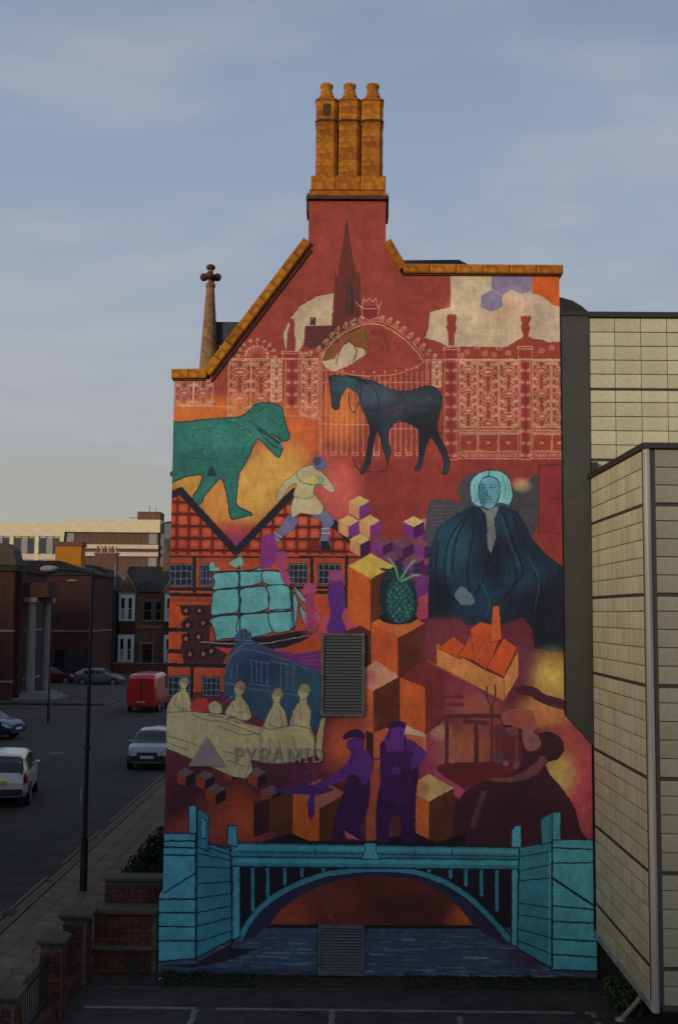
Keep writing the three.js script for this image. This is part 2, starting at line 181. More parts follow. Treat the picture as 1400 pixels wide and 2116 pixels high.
  F('rgb(229, 124, 73)', '211.5,456.3 205.4,454.6 202,458.2 206.5,466.9 209.9,461.6'); for (const a of ['167.3,397.1 177.7,391.7 189.8,391.6', '184.7,396.9 196.9,402.1 202.3,412.6', '174.5,409.3 190.2,419.7 204.3,430.1', '107,420.3 133.1,427.2 150.7,441.1', '46.5,436.6 81.1,431.1 107.2,436.1', '134,479.6 138.9,462.1 152.5,446.3', '30.1,480.4 64.9,488.9 90.8,483.4', '115.8,532 119.7,558 118.4,580.5']) S(al('rgb(24, 72, 76)', .7), 1.4, a, true); for (let i = 0; i < 7; i++) { const [[x, y]] = pts('178.4,438.2'); g.fillStyle = 'rgb(223, 212, 167)'; g.beginPath(); g.moveTo(x + i * 3.6, y + i * 2.3); g.lineTo(x + 2 + i * 3.6, y + 1.2 + i * 2.3); g.lineTo(x + .6 + i * 3.6, y + 4 + i * 2.3); g.fill(); }
  // --- half-timbered houses
  F('rgb(205, 86, 51)', '-2.7,560.7 24.5,541.4 125.7,652.8 225.6,541.5 351.3,654.4 347.1,668.1 326.6,787.6 276.2,855.6 259.7,897.8 5,900.1');
  clip('-3,550.3 24.5,541.4 125.7,652.8 225.6,541.5 351.3,656.1 -0.5,659', false, () => {
    const [[x0, y0]] = pts('-1.4,543.3'), p = 21.3; g.fillStyle = 'rgb(131, 37, 31)'; g.fillRect(x0 - 10, y0, 380, 130);
    for (let r = 0; r < 6; r++) for (let c = 0; c < 18; c++) { const x = x0 + c * p + 3, y = y0 + r * p + 4; if (rnd() < .03) continue; g.fillStyle = rnd() < .5 ? 'rgb(212, 95, 64)' : 'rgb(198, 81, 54)'; g.beginPath(); g.roundRect(x, y, 16.2, 15.4, 3.5); g.fill(); g.fillStyle = al('rgb(228, 118, 80)', 0.60); g.fillRect(x + 4, y + 4, 8, 7); }
    g.strokeStyle = 'rgb(71, 26, 31)'; g.lineWidth = 2; for (let r = 0; r < 7; r++) { g.beginPath(); g.moveTo(x0 - 10, y0 + r * p + 1); g.lineTo(x0 + 380, y0 + r * p + 1); g.stroke(); }
  });
  S('rgb(33, 33, 48)', 13, '-2.8,558.9 25.4,544.8 125.7,652.8 227.3,545 283.8,589.5'); S('rgb(33, 33, 48)', 13, '299.4,601.5 353,656.1'); S('rgb(33, 33, 48)', 3, '-0.4,662.4 257.1,662'); S('rgb(33, 33, 48)', 3, '239.9,660.4 351.3,661.2');
  F('rgb(186, 77, 50)', '-0.3,665 342.8,664.7 342.9,671.6 -0.2,671.9');
  const win = (s) => { const [x0, y0, x1, y1] = box(s); g.fillStyle = 'rgb(28, 33, 53)'; g.fillRect(x0, y0, x1 - x0, y1 - y0); g.strokeStyle = 'rgb(124, 147, 164)'; g.lineWidth = 1.3; g.strokeRect(x0 + 2, y0 + 2, x1 - x0 - 4, y1 - y0 - 4); for (let k = 1; k < 4; k++) { const x = x0 + (x1 - x0) * k / 4, y = y0 + (y1 - y0) * k / 3; g.beginPath(); g.moveTo(x, y0 + 2); g.lineTo(x, y1 - 2); if (k < 3) { g.moveTo(x0 + 2, y); g.lineTo(x1 - 2, y); } g.stroke(); } };
  for (const a of ['8.5,674.4 50.5,715.1', '61.7,673.9 86.5,714.8', '219.5,672.6 254.2,710', '270.9,672.2 312.3,709.5']) win(a);
  for (const a of ['52.9,665.4 54.1,723.6', '260.5,663.7 261.1,720.1', '0.9,719.8 86.6,719.1', '214.9,715.4 326.1,714.5', '1.1,729.2 86.8,730.2', '257.8,723.6 319.3,723', '322.2,659.8 323.2,779.1']) S('rgb(37, 28, 39)', 6, a);
  F('rgb(175, 72, 47)', '1.2,734.3 85.2,735.3 85.3,742.1 1.4,742'); for (const a of ['1.6,751.3 87.2,752.3', '53,752.6 54.2,812', '2.6,791.3 45.2,790.9', '3.4,829.4 88.6,828.6', '4,853 114.7,853.7']) S('rgb(37, 28, 39)', 7, a);
  F('rgb(78, 36, 51)', '39.2,747.6 87.1,747.2 81.6,815.1 114.3,833.4 106.1,850.4 38,849.3 30.4,815.6 43.7,798.5 29.7,781.7 44.7,766.3');
  for (const p of ['39.4,757.8', '63.4,757.6', '43.4,783.3', '70.6,779.6', '40.5,807', '62.6,803.5', '85.2,828.6', '47.9,834', '71.7,833.8']) { C('rgb(35, 26, 41)', p, 9); C('rgb(196, 102, 80)', p, 3.2, 4.2); }
  for (const a of ['6.7,746.2 29,749.4 32.8,766.4 28.1,786.8 7.6,787', '7.8,795.5 28.3,795.3 35.4,810.5 30.6,822.4 8.4,824.3', '8.6,832.7 27.4,834.2 24.2,844.4 8.9,844.5']) F('rgb(216, 93, 43)', a);
  F('rgb(198, 84, 54)', '9.2,859.7 51.8,861 52,869.4 9.4,868.1'); F('rgb(205, 91, 59)', '55.2,859.3 102.9,860.5 101.3,870.7 69,871 67.9,897.9 54.3,898');
  win('9.5,871.5 51.1,908.1'); win('70.8,872.6 103.7,907.6'); S('rgb(32, 26, 37)', 5, '52.6,857.6 53.6,908.1');
  // --- runner with a ball
  const ln = 'rgb(70, 72, 79)';
  FO('rgb(126, 119, 166)', ln, .8, '220.1,584.9 235.7,593.4 225.6,614.1 205.2,628.1 193.4,645.4 178,652.4 175.3,640.4 189.7,626.5 204.9,605.7', true);
  FO('rgb(126, 124, 171)', ln, .8, '263,570.7 287.1,579.1 299.4,598 289.2,615.4 292.9,641.1 281,648.1 274,637.8 277.2,613.7 277,598.2 261.4,588', true);
  F('rgb(30, 33, 48)', '170.9,637 184.6,630 190,647.1 181.5,654.1 172.9,650.7'); F('rgb(30, 33, 48)', '275.6,632.7 289.4,632.6 294.7,648 277.5,649.8');
  FO('rgb(207, 196, 158)', ln, .9, '231.6,539.8 255.8,541.3 269.7,556.8 280.2,570.6 275.2,584.4 258,586.3 240.7,583 225.3,591.7 221.7,574.5 226.6,557.1', true);
  FO('rgb(202, 193, 153)', ln, .9, '224.4,517.3 241.5,501.5 263.9,497.8 279.6,511.6 293.6,528.9 300.6,541 292,546.2 274.6,534.2 262.6,537.8 261.1,553.4 243.9,557 226.6,551.9 231.5,531.1 217.8,538.1 206,557.3 195.7,560.8 198.9,545.2 212.4,524.3', true);
  C('rgb(114, 110, 159)', '272.5,494.3', 12.5, 13); C('rgb(79, 79, 122)', '268.1,489.1', 8); F('rgb(143, 177, 154)', '250.4,522.3 267.6,516.9 281.4,522 272.9,532.5 255.7,534.4', true); F('rgb(229, 207, 108)', '248.6,522.3 260.7,517 271.1,525.6 259.1,532.6', true); S('rgb(85, 114, 100)', 1.2, '231.2,508.5 236.6,524.1 250.5,530.9 272.9,532.5 288.4,532.4', true);
  for (const a of ['193,617.9 206.9,628.1', '189.7,624.8 203.5,633.3', '277.1,610.3 292.6,610.2', '277.2,618.9 291.8,618.8']) S('rgb(223, 212, 201)', 1.4, a);
  // --- blocks stacked behind
  const cube = (s, w, h, t, l, r) => { const [[x, y]] = pts(s), d = w * .55; g.fillStyle = t; g.beginPath(); g.moveTo(x, y - d); g.lineTo(x + w, y); g.lineTo(x, y + d); g.lineTo(x - w, y); g.fill(); g.fillStyle = l; g.beginPath(); g.moveTo(x - w, y); g.lineTo(x, y + d); g.lineTo(x, y + d + h); g.lineTo(x - w, y + h); g.fill(); g.fillStyle = r; g.beginPath(); g.moveTo(x + w, y); g.lineTo(x, y + d); g.lineTo(x, y + d + h); g.lineTo(x + w, y + h); g.fill(); };
  const cr = 'rgb(229, 198, 131)', pe = 'rgb(229, 167, 119)', vi = 'rgb(131, 56, 150)', vd = 'rgb(78, 27, 90)', mv = 'rgb(132, 80, 102)';
  spray('rgb(159, 65, 85)', '394.4,701.9', 70, 90, .8);
  for (const [p, t, l, r] of [['402.6,636.8', mv, vi, vd], ['440.3,631.3', mv, vi, vd], ['421.6,667.5', mv, vi, vd], ['454.1,667.2', mv, 'rgb(141, 61, 152)', vd], ['455.9,699.7', mv, vi, vd], ['385.5,631.8', mv, vi, vd], ['421.5,634.9', mv, 'rgb(122, 58, 131)', vd], ['402.7,659.1', mv, vi, vd], ['440.4,663.9', mv, 'rgb(138, 65, 145)', vd], ['459.2,632.9', mv, vi, vd], ['459.1,600.2', 'rgb(175, 115, 137)', vi, vd], ['440.2,596.9', 'rgb(229, 197, 134)', vi, vd], ['343.8,561.4', cr, pe, vi], ['325.1,596.1', cr, pe, vi], ['362.9,595.8', cr, pe, vi], ['346,628.7', cr, pe, vd]]) cube(p, 18.5, 21, t, l, r);
  F('rgb(118, 51, 129)', '425.1,698.3 466.1,692.8 466.2,743.9 425.2,735.8'); F('rgb(186, 75, 105)', '444,733.9 466.2,723.5 466.2,766 445.8,771.3');
  const ot = 'rgb(229, 195, 93)', ol = 'rgb(216, 104, 47)', or = 'rgb(99, 47, 26)';
  F('rgb(205, 86, 104)', '258.5,788.2 275.4,771.1 322.1,752 369.2,778.7 326.8,804.5 258.7,805.1'); F('rgb(87, 40, 32)', '282.5,804.9 369.1,773.6 369.7,871.6 283.4,889.2');
  cube('365.1,676.5', 41, 92, ot, ol, 'rgb(108, 52, 31)'); cube('413.5,776.6', 47, 76, 'rgb(221, 116, 67)', 'rgb(221, 102, 47)', or); spray('rgb(207, 82, 55)', '386.4,812.4', 30, 40, .5);
  // --- pineapple
  C('rgb(24, 33, 37)', '413.4,766.5', 34, 12); F('rgb(27, 49, 60)', '382.4,702 390.9,684.9 404.5,679.6 428.5,688 444,715.2 447.5,749.2 437.3,771.3 413.5,778.3 391.3,768.4 380.9,736.1', true);
  const pine = '399.5,707 413.2,698.4 428.6,705.1 438.9,723.7 442.3,745.8 435.6,766.3 420.3,775.7 404.9,771.6 394.6,754.7 392.8,729.2';
  F('rgb(46, 109, 109)', pine, true); clip(pine, true, () => { for (let i = -12; i < 14; i++) { const [[x, y]] = pts('416.6,698.3'); for (const d of [-1, 1]) { g.strokeStyle = 'rgb(21, 53, 65)'; g.lineWidth = 1.6; g.beginPath(); g.moveTo(x + i * 11 - d * 40, y); g.lineTo(x + i * 11 + d * 40, y + 92); g.stroke(); } } for (let i = 0; i < 26; i++) { const [[x, y]] = pts('396.1,707'); g.fillStyle = al('rgb(106, 188, 168)', 0.63); g.beginPath(); g.ellipse(x + rnd() * 42, y + rnd() * 66, 1.6, 2, 0, 0, 7); g.fill(); } });
  for (const [a, k] of [['413.2,701.8 399.4,684.8 384,681.5', 0], ['414.9,700.1 406.2,674.5 395.9,662.6', 1], ['416.6,700 418.2,674.4 414.7,659', 0], ['418.3,700 430.2,677.7 442.1,665.6', 1], ['420,701.7 435.3,684.5 450.7,677.5', 0], ['420,703.4 437.1,693 449,691.2', 1], ['411.5,703.5 397.8,695.1 387.5,698.6', 0], ['421.7,705.1 437.1,701.6 443.9,706.6', 0]]) S(k ? 'rgb(112, 172, 145)' : 'rgb(34, 72, 74)', 4, a, true);
  // --- seated man in a wide dark coat
  F('rgb(75, 75, 88)', '467.7,563.9 474.5,556.9 522.7,558.3 517.5,546.2 521,528.8 533.1,514.9 553.7,509.5 574.4,519.8 617.3,533.3 643.2,521 662.1,517.3 661.6,579.6 642.4,631.4 565.4,640.6 467.8,641.4', true);
  for (let i = 0; i < 9; i++) { const [[x, y]] = pts('472.8,569'); g.strokeStyle = 'rgb(109, 109, 116)'; g.lineWidth = .8; g.beginPath(); g.moveTo(x, y + i * 7); g.quadraticCurveTo(x + 25, y + i * 7 - 3, x + 52, y + i * 7 + 2); g.stroke(); }
  spray('rgb(229, 193, 134)', '631.1,529.7', 22, 16, .8); F('rgb(149, 51, 55)', '662.3,491.3 712.2,490.9 711,617.9 661.4,617.5'); S('rgb(92, 41, 56)', 1.8, '661.4,618.4 662.3,494.8 710.5,492.7'); S('rgb(109, 75, 88)', 1.5, '651.4,572.8 685.7,574.2 702.7,589.6', true); S('rgb(99, 50, 63)', 1.5, '661.4,612.3 705.9,617.1'); S('rgb(99, 50, 63)', 1.6, '682.3,565.6 684.2,553.5 706.5,553.4'); S('rgb(113, 80, 95)', 1.4, '649.5,596.9 659.9,579.6 677.1,576', true);
  const coat = '466.2,769.4 467.8,650 481.4,606.9 514.1,584.2 541.6,568.5 565.6,571.8 599.9,568 623.9,576.5 639.2,602.2 649.3,624.5 674.8,653.4 710.4,678.8 708.9,828.1 692,824.9 653.1,818.5 648.2,784.7 633,764.5 599,776.7 530.9,779 522.4,767.2';
  F('rgb(24, 44, 67)', coat); clip(coat, false, () => { spray('rgb(34, 93, 118)', '510.6,641.1', 50, 75, .9); spray('rgb(29, 74, 113)', '553.2,726.2', 60, 60, .8); spray('rgb(35, 79, 108)', '633.5,691.4', 50, 45, .7); spray('rgb(12, 19, 34)', '675.6,759.1', 60, 75, .9); spray('rgb(14, 21, 39)', '484.1,735.3', 30, 60, .8); spray('rgb(12, 23, 41)', '582.4,666.2', 22, 60, .7); spray('rgb(41, 93, 118)', '599.8,597.3', 30, 30, .5); for (let i = 0; i < 110; i++) { const [[x, y]] = pts('471.1,581.1'), px = x + rnd() * 235, py = y + rnd() * 235; g.strokeStyle = rnd() < .5 ? al('rgb(48, 107, 132)', 0.25) : al('rgb(9, 16, 30)', 0.38); g.lineWidth = 1.4 + rnd() * 1.6; g.beginPath(); g.moveTo(px, py); g.lineTo(px + (rnd() - .5) * 8, py + 6 + rnd() * 12); g.stroke(); } });
  S('rgb(12, 16, 30)', 2, '565.6,580.4 575.7,623.3 572.1,666.3 561.8,700.5 548.1,726.2', true); S('rgb(12, 16, 30)', 2, '531.2,589.3 505.5,623.9 495.2,666.9 500.3,718.1 522.5,743.4', true); S('rgb(12, 16, 30)', 2.4, '599.9,580.1 616.8,631.6 633.6,682.8 616.3,708.6', true);
  F('rgb(126, 133, 139)', '557,568.4 570.7,575.2 586.2,568.1 591.3,571.5 582.7,592.3 586,623.3 577.3,652.5 570.5,640.6 570.6,606.2 567.3,582.1'); F('rgb(110, 133, 151)', '513.9,723.1 525.9,711.1 544.6,727.9 546.3,741.5 525.9,743.4 517.3,735', true);
  FO('rgb(136, 209, 218)', 'rgb(30, 60, 81)', 1.6, '543.3,559.8 539.9,537.4 545.1,518.3 558.9,507.7 576.1,504.1 593.4,505.7 607.1,514.3 613.9,531.6 615.5,552.3 608.5,566.2 596.5,562.9 565.6,568.3 553.6,568.4', true);
  FO('rgb(104, 174, 197)', 'rgb(25, 51, 74)', 1.5, '557.1,528.6 564,518.1 576.1,514.5 588.1,519.7 593.2,533.5 591.4,554.3 582.8,569.9 572.5,573.4 562.2,566.6 556.2,551.1', true); for (const a of ['561.4,535.5 569.1,535.4', '576,535.3 586.3,535.3', '571.7,537.1 569.1,547.5 573.4,549.2', '565.6,557.9 572.5,555.3 579.4,557.8', '573.6,504.1 573.5,516.3']) S('rgb(25, 51, 74)', 1.4, a); for (const a of ['559.7,531.1 565.7,528.5 570.9,531.9', '575.2,531.9 581.2,528.4 588.1,530.9', '566.5,552.7 572.5,551.8 577.7,553.5', '566.5,562.2 573.4,561.3 579.4,562.1', '588,540.5 589.7,554.3 582.8,564.7']) S('rgb(35, 72, 99)', 1, a, true); F(al('rgb(52, 109, 141)', .6), '557.1,532 564,528.5 569.1,547.5 565.6,566.6 558.8,558', true); for (const a of ['546.8,528.6 550.2,545.9 548.4,563.2', '605.3,519.5 610.4,538.5 606.9,559.3', '598.5,514.4 603.5,535.1 601.7,557.6', '552,519.9 553.7,539 553.6,561.5']) S('rgb(73, 139, 155)', 1, a, true); for (const a of ['531.2,594.5 514,632.4 508.9,683.9', '548.4,582.2 543.1,632.2 534.5,683.7 539.5,717.8', '617,588.6 635.6,631.4 659.3,665.5', '604.7,640.3 621.6,691.5 599.2,734.3', '650.6,682.7 667.4,725.2 658.5,776.2', '483.2,632.7 479.8,684.1 486.7,735.2']) { S('rgb(14, 23, 41)', 2.2, a, true); } for (const a of ['522.6,601.4 505.4,641.1 502,692.5', '596.4,588.8 609.9,631.7 626.8,674.3', '642.3,657.1 660.7,699.7 653.6,750.8', '556.7,700.6 573.6,734.5 570.1,765.1']) S('rgb(57, 118, 145)', 1.2, a, true);
  // --- lower right: sprayed sky, factory, lab table and seated figure
  spray('rgb(150, 67, 89)', '496.9,811.4', 60, 60, .8); spray('rgb(175, 74, 96)', '530.7,903.7', 80, 50, .9); spray('rgb(196, 115, 98)', '556,928.5', 60, 40, .8); spray('rgb(229, 206, 106)', '683.2,868.7', 55, 62); spray('rgb(229, 177, 101)', '674.2,927.4', 70, 40, .9); spray('rgb(129, 64, 93)', '624.1,844', 40, 60, .7);
  F('rgb(83, 36, 56)', '615.4,886.1 649.2,884.1 669.4,897.3 701.4,907.1 708,923.7 691.1,922.2 659.2,910.8 645.7,902.6 623.8,896.1', true); spray('rgb(217, 131, 88)', '665.7,935.8', 60, 22, .9); spray('rgb(221, 96, 111)', '731.7,1067.8', 62, 150); spray('rgb(214, 102, 102)', '707.4,985.4', 60, 50, .9); spray('rgb(229, 203, 111)', '690.1,1035.2', 45, 55); spray('rgb(196, 82, 117)', '480.1,1004.2', 50, 90, .8); spray('rgb(210, 138, 101)', '530.6,1003.7', 60, 60, .9); spray('rgb(222, 189, 134)', '488.5,962.5', 26, 22, .7); spray('rgb(200, 102, 76)', '547.4,986.9', 50, 40, .7);
  F('rgb(138, 51, 55)', '417.2,871.1 461.2,838.8 493.5,867.1 495.2,945.8 459.8,971.1 417.3,904.7');
  FO('rgb(229, 149, 87)', 'rgb(140, 64, 41)', 1.1, '481.6,818.3 493.5,825 564.7,861.4 598.5,871.2 615.6,852.5 624.2,818.8 622.2,869.3 598.3,909.7 556.1,886.7 513.8,870.3 479.9,850.4'); F('rgb(229, 151, 89)', '481.6,811.6 564.7,856.3 598.5,871.2 598.3,908 547.7,885.1 481.6,850.4');
  for (const a of ['483.3,820 510.5,797.8 537.6,819.5 522.3,838.2', '519,833.2 544.5,790.7 564.9,799 568.1,846.2', '539.4,785.7 558.2,772 575.2,776.9 592,802.2 568.1,856.3 547.8,841.4', '568.1,853 598.9,800.4 622.5,817.1 598.5,867.8']) FO('rgb(228, 96, 51)', 'rgb(122, 44, 31)', 1, a);
  FO('rgb(229, 116, 65)', 'rgb(140, 51, 34)', 1, '580.4,744.6 590.6,744.5 595.4,802.1 575,810.7 576.9,776.9'); FO('rgb(229, 152, 92)', 'rgb(140, 64, 41)', 1, '598.5,869.5 624.2,822.1 623.9,867.6 600,908'); S('rgb(175, 85, 74)', 3, '466.3,842.1 481.6,850.4 598.3,911.4'); F('rgb(136, 55, 44)', '468,840.4 481.6,828.5 481.6,848.7');
  for (let i = 0; i < 7; i++) { const [[x, y]] = pts('522.4,811.2'); g.strokeStyle = 'rgb(154, 62, 37)'; g.lineWidth = .7; g.beginPath(); g.moveTo(x + i * 10, y + i * 5); g.lineTo(x + 16 + i * 8, y - 22 + i * 6); g.stroke(); }
  const mr = 'rgb(108, 50, 59)', md = 'rgb(74, 33, 51)';
  for (const a of ['495.2,904 527.3,903.7', '495.2,917.4 525.6,917.1']) S('rgb(129, 57, 68)', 5, a); for (const [a, w] of [['496.9,937.4 589.8,936.5', 8], ['499.4,940.7 498.6,1017.3', 7], ['550.1,950.3 550.7,1026.7', 8], ['530.7,945.4 569.5,948.4', 8], ['578,919.9 576,1019.8', 4], ['586.3,953.3 586.1,1011.4', 4], ['611.5,969.7 609.6,1016.2', 7]]) S(mr, w, a);
  S('rgb(122, 62, 64)', 3, '552.8,888.4 606.7,921.4'); S('rgb(113, 55, 63)', 3, '568.8,884.9 569.6,906.6 576.3,916.6 583.1,906.5 583.2,883.1', true); S('rgb(113, 55, 63)', 3, '576.3,916.6 576.3,936.7');
  F('rgb(115, 41, 52)', '481.8,1027.4 513.7,1017.1 639.9,1017.5 631.3,1040.8 597.6,1057.6 505.3,1053.6', true); C('rgb(171, 101, 114)', '601.2,1017.9', 5); C('rgb(152, 74, 93)', '619.7,1021', 6); C('rgb(106, 73, 88)', '589.5,1006.4', 9, 12);
  FO(md, 'rgb(53, 24, 39)', 1, '594.8,936.5 606.7,926.4 628.7,922.8 648.9,929.3 653.8,952.6 652,969.3 673.9,962.4 695.7,972.2 702.3,992.1 690.4,1008.8 671.8,1015.6 675,1032.1 698.3,1059.9 718.1,1089.4 727.7,1125.4 727.3,1166.3 505.3,1168.6 505.3,1111.2 530.5,1069.8 572.5,1046.3 614.5,1036 631.5,1002.7 623.3,969.6 609.9,958 596.5,951.5', true);
  F('rgb(175, 97, 88)', '594.8,934.8 610.1,924.7 633.7,922.8 650.6,931 653.7,957.6 640.2,962.7 615,953 598.1,949.8', true); F('rgb(164, 101, 114)', '630.1,962.8 641.9,959.4 658.7,970.9 662,985.8 651.8,995.9 635,992.7', true); F('rgb(136, 75, 89)', '601.5,958.1 620,954.6 623.4,964.6 609.9,969.7', true); F('rgb(127, 75, 82)', '574.2,1043 614.5,1039.3 644.9,1022.5 665.2,1004 671.8,1013.9 651.5,1037.3 614.5,1049.2 575.9,1047.9', true); S('rgb(113, 64, 70)', 10, '562.4,1069.5 543.8,1124'); spray('rgb(60, 26, 44)', '630.8,1118.2', 90, 60, .7); S('rgb(141, 85, 87)', 2.2, '621.7,966.2 619.8,1002.8 624.7,1019.3');
  F('rgb(205, 86, 119)', '478.4,1029 490.2,1037.2 530.5,1064.9 522.1,1078.2 496.9,1065.2 476.7,1045.6');
  // --- blocks in the lower middle
  F('rgb(229, 114, 72)', '352.7,858.3 370.7,895.1 371.1,967.8 400.6,955 401.2,1071.1 354.1,1071.6'); F('rgb(229, 160, 130)', '352.7,858.3 374.6,841.2 415.5,869.5 370.7,895.1 352.9,886.9'); spray('rgb(229, 111, 125)', '359.6,875', 20, 18, .8); F('rgb(104, 50, 30)', '370.7,895.1 415.5,870.3 415.8,949.9 371.1,967.8'); F('rgb(228, 107, 53)', '417.2,871.1 461.3,887.5 461.5,969.4 417.5,949.9'); F('rgb(228, 120, 84)', '371.1,967.8 415.8,949.9 463.2,971.1 463.2,1004.3 371.4,1005.2');
  spray('rgb(228, 107, 69)', '328.2,989', 60, 70); spray('rgb(205, 97, 87)', '344.8,947.2', 40, 24, .8); F('rgb(229, 209, 169)', '426,953.1 461.5,967.8 461.5,974.4 426,968.1'); F('rgb(228, 111, 79)', '371.1,968.6 400.6,956.7 401.5,1153.3 372.2,1153.6'); F('rgb(71, 38, 29)', '358.4,963.8 371.1,968.6 371.6,1038.4 358.9,1030.2'); F('rgb(198, 93, 65)', '358.9,1038.5 387.5,1021.7 388.1,1153.4 359.7,1153.7');
  spray('rgb(113, 50, 39)', '93.3,1074.2', 110, 60, .8); spray('rgb(71, 29, 53)', '51.4,1082.9', 60, 70, .9); spray('rgb(221, 93, 50)', '144.5,1114.9', 70, 62); spray('rgb(198, 81, 54)', '61,1140.4', 60, 40, .9); spray('rgb(175, 76, 53)', '85.7,1115.5', 50, 50, .7); spray('rgb(83, 36, 56)', '194.2,1064.9', 50, 50, .8);
  for (const [p, w] of [['45.4,1038.3', 15], ['79.2,1042.9', 16], ['98.2,1065.9', 17], ['170.2,1037', 16], ['194.3,1068.2', 18], ['126.2,1030.8', 13]]) cube(p, w, w * 1.1, 'rgb(132, 101, 114)', 'rgb(170, 76, 49)', 'rgb(44, 26, 35)');
  F('rgb(108, 54, 31)', '191.1,1081.5 233,1072.8 234,1150.1 191.9,1135.8'); cube('278.4,1072.3', 46, 92, 'rgb(196, 115, 93)', 'rgb(229, 106, 42)', 'rgb(104, 52, 33)'); F('rgb(71, 31, 38)', '164.3,1090 191.1,1081.5 191.9,1139.1 165.2,1147.5');
  cube('468.3,1060.6', 43, 96, 'rgb(229, 191, 128)', 'rgb(229, 116, 54)', 'rgb(104, 54, 35)'); spray('rgb(229, 114, 75)', '451.5,1062.4', 22, 16, .7);
  F('rgb(35, 23, 35)', '195.4,1151.3 228.8,1140.3 262.5,1153.1 363,1152.1 446.7,1138.1 480.2,1154.1 530.4,1137.2 530.3,1168.3 128.7,1172.5');
  // --- tall-masted ship
  F('rgb(37, 28, 44)', '81.5,813.5 122.4,808 190.4,800.6 258.5,788.2 275.4,777.8 272.2,793.1 250.2,806.9 216.3,820.7 173.8,826.2 122.6,823.2 88.5,820.2'); S('rgb(207, 189, 178)', 1.4, '64.5,811.9 114,814.9 173.6,814.3 207.6,808.9 258.6,798.3', true); S('rgb(32, 23, 41)', 2, '54.1,808.6 113.9,813.2');
  const sail = 'rgb(113, 197, 204)', sl = 'rgb(29, 42, 58)';
  for (const a of ['86.1,694.3 108.3,689 128.9,688.8 131.9,714.4 107.1,718 86.6,719.9 89.8,706.2', '128.8,683.6 151.1,685.2 171.6,680.7 175.2,695.2 172,707.2 134.4,714.4 134.2,699', '175.1,686.7 207.7,689 216.5,708.6 177.2,708.9', '89.2,723.3 129.4,719.5 133.4,757 107.9,762.3 84.9,765.1 85.3,743.8', '134.5,720.4 178.9,714 184.4,734.4 181.3,754.9 135.2,761.2 136.5,738.2', '182.4,714 218.3,712.8 223.7,734.1 222.2,752.8 186.4,754.8 187.8,734.4', '84.2,771.9 130.2,765.5 134.2,801.1 105.3,806.5 93.4,810 89.6,789.7', '135.3,767.2 183.1,760.8 191.8,778.6 193.8,793.8 135.9,803.7', '186.5,759.9 224,756.2 229.5,786.7 195.5,793.8']) FO(sail, sl, 1.7, a, true);
  for (const a of ['78.9,675.5 85.6,670.3 89.3,680.6 97.8,680.5 96.3,687.3 80.8,687.5', '113.2,673.5 135.2,659.6 139,676.7 125.3,680.3']) F('rgb(127, 206, 189)', a); for (const a of ['226.8,708.5 242.4,725.4 278.7,767.6 275.4,779.5 258.1,755.9 233.9,727.2', '228.7,722.1 237.5,740.8 234.5,781.6 226.1,788.5 225.7,754.5', '239.2,742.5 258.3,769.5 265.3,788.1 256.8,793.3 242.9,767.9']) FO('rgb(133, 188, 202)', sl, 1.4, a); F('rgb(128, 119, 182)', '246,737.3 275.3,769.4 268.6,776.2');
  for (const a of ['81.5,721.7 176.4,712.3', '82.4,767.6 224,756.2', '132.1,678.5 136,806.2', '223.3,703.4 231.2,788.4', '77.4,689.2 219.6,684.6']) S(sl, 2.6, a); S('rgb(73, 137, 155)', .9, '151.7,724.5 172.6,744.8'); S('rgb(73, 137, 155)', .9, '111.8,695.8 124,707.6');
  // --- chess pawns and bottle
  spray('rgb(205, 75, 93)', '266.9,779.6', 30, 34, .9); F('rgb(145, 56, 145)', '170.8,626.6 193,617.9 200.4,652.2 190.4,679.7 168.2,683.3'); F('rgb(173, 81, 130)', '197,657.4 215.9,657.2 214.5,682.9 226.8,708.5 211.4,708.6 200.8,683'); C('rgb(175, 79, 125)', '207.3,660.7', 10); C('rgb(187, 86, 132)', '257.7,718.5', 12); F('rgb(175, 68, 118)', '249.2,725.4 266.3,725.2 268.7,788.1 253.4,788.2');
  F('rgb(99, 46, 147)', '291.8,706.2 315.7,706 319.5,745.2 314.5,767.3 321.6,792.7 289.2,793 294,762.4 290.4,736.9', true); C('rgb(166, 81, 137)', '303.7,695.9', 15, 13); F('rgb(113, 51, 145)', '294.3,702.8 314,702.6 314.2,721.4 294.5,721.6');
  // --- domed hall and cloth-covered table with seated diners
  F('rgb(55, 86, 118)', '108.8,904.2 108.2,870.6 116,833.4 129.3,814.7 125.7,806.3 130.6,792.7 142.5,787.5 154.5,794.2 156.5,807.7 180.5,819.3 224.9,832.5 259.2,849 279.7,865.7 280.7,964.5 192.7,957'); F('rgb(122, 51, 131)', '190.8,824.3 233.4,832.4 277.6,825.2 278,864 250.7,852.5 216.5,841'); for (let i = 0; i < 4; i++) S('rgb(161, 79, 164)', 1, ['207.9,830.9 242,837.4 276,832', '221.6,839.2 250.6,844 276.1,840.4', '233.6,845.9 259.2,850.7 277.8,848.8', '190.8,824.3 224.9,829.1 267.4,827'][i], true);
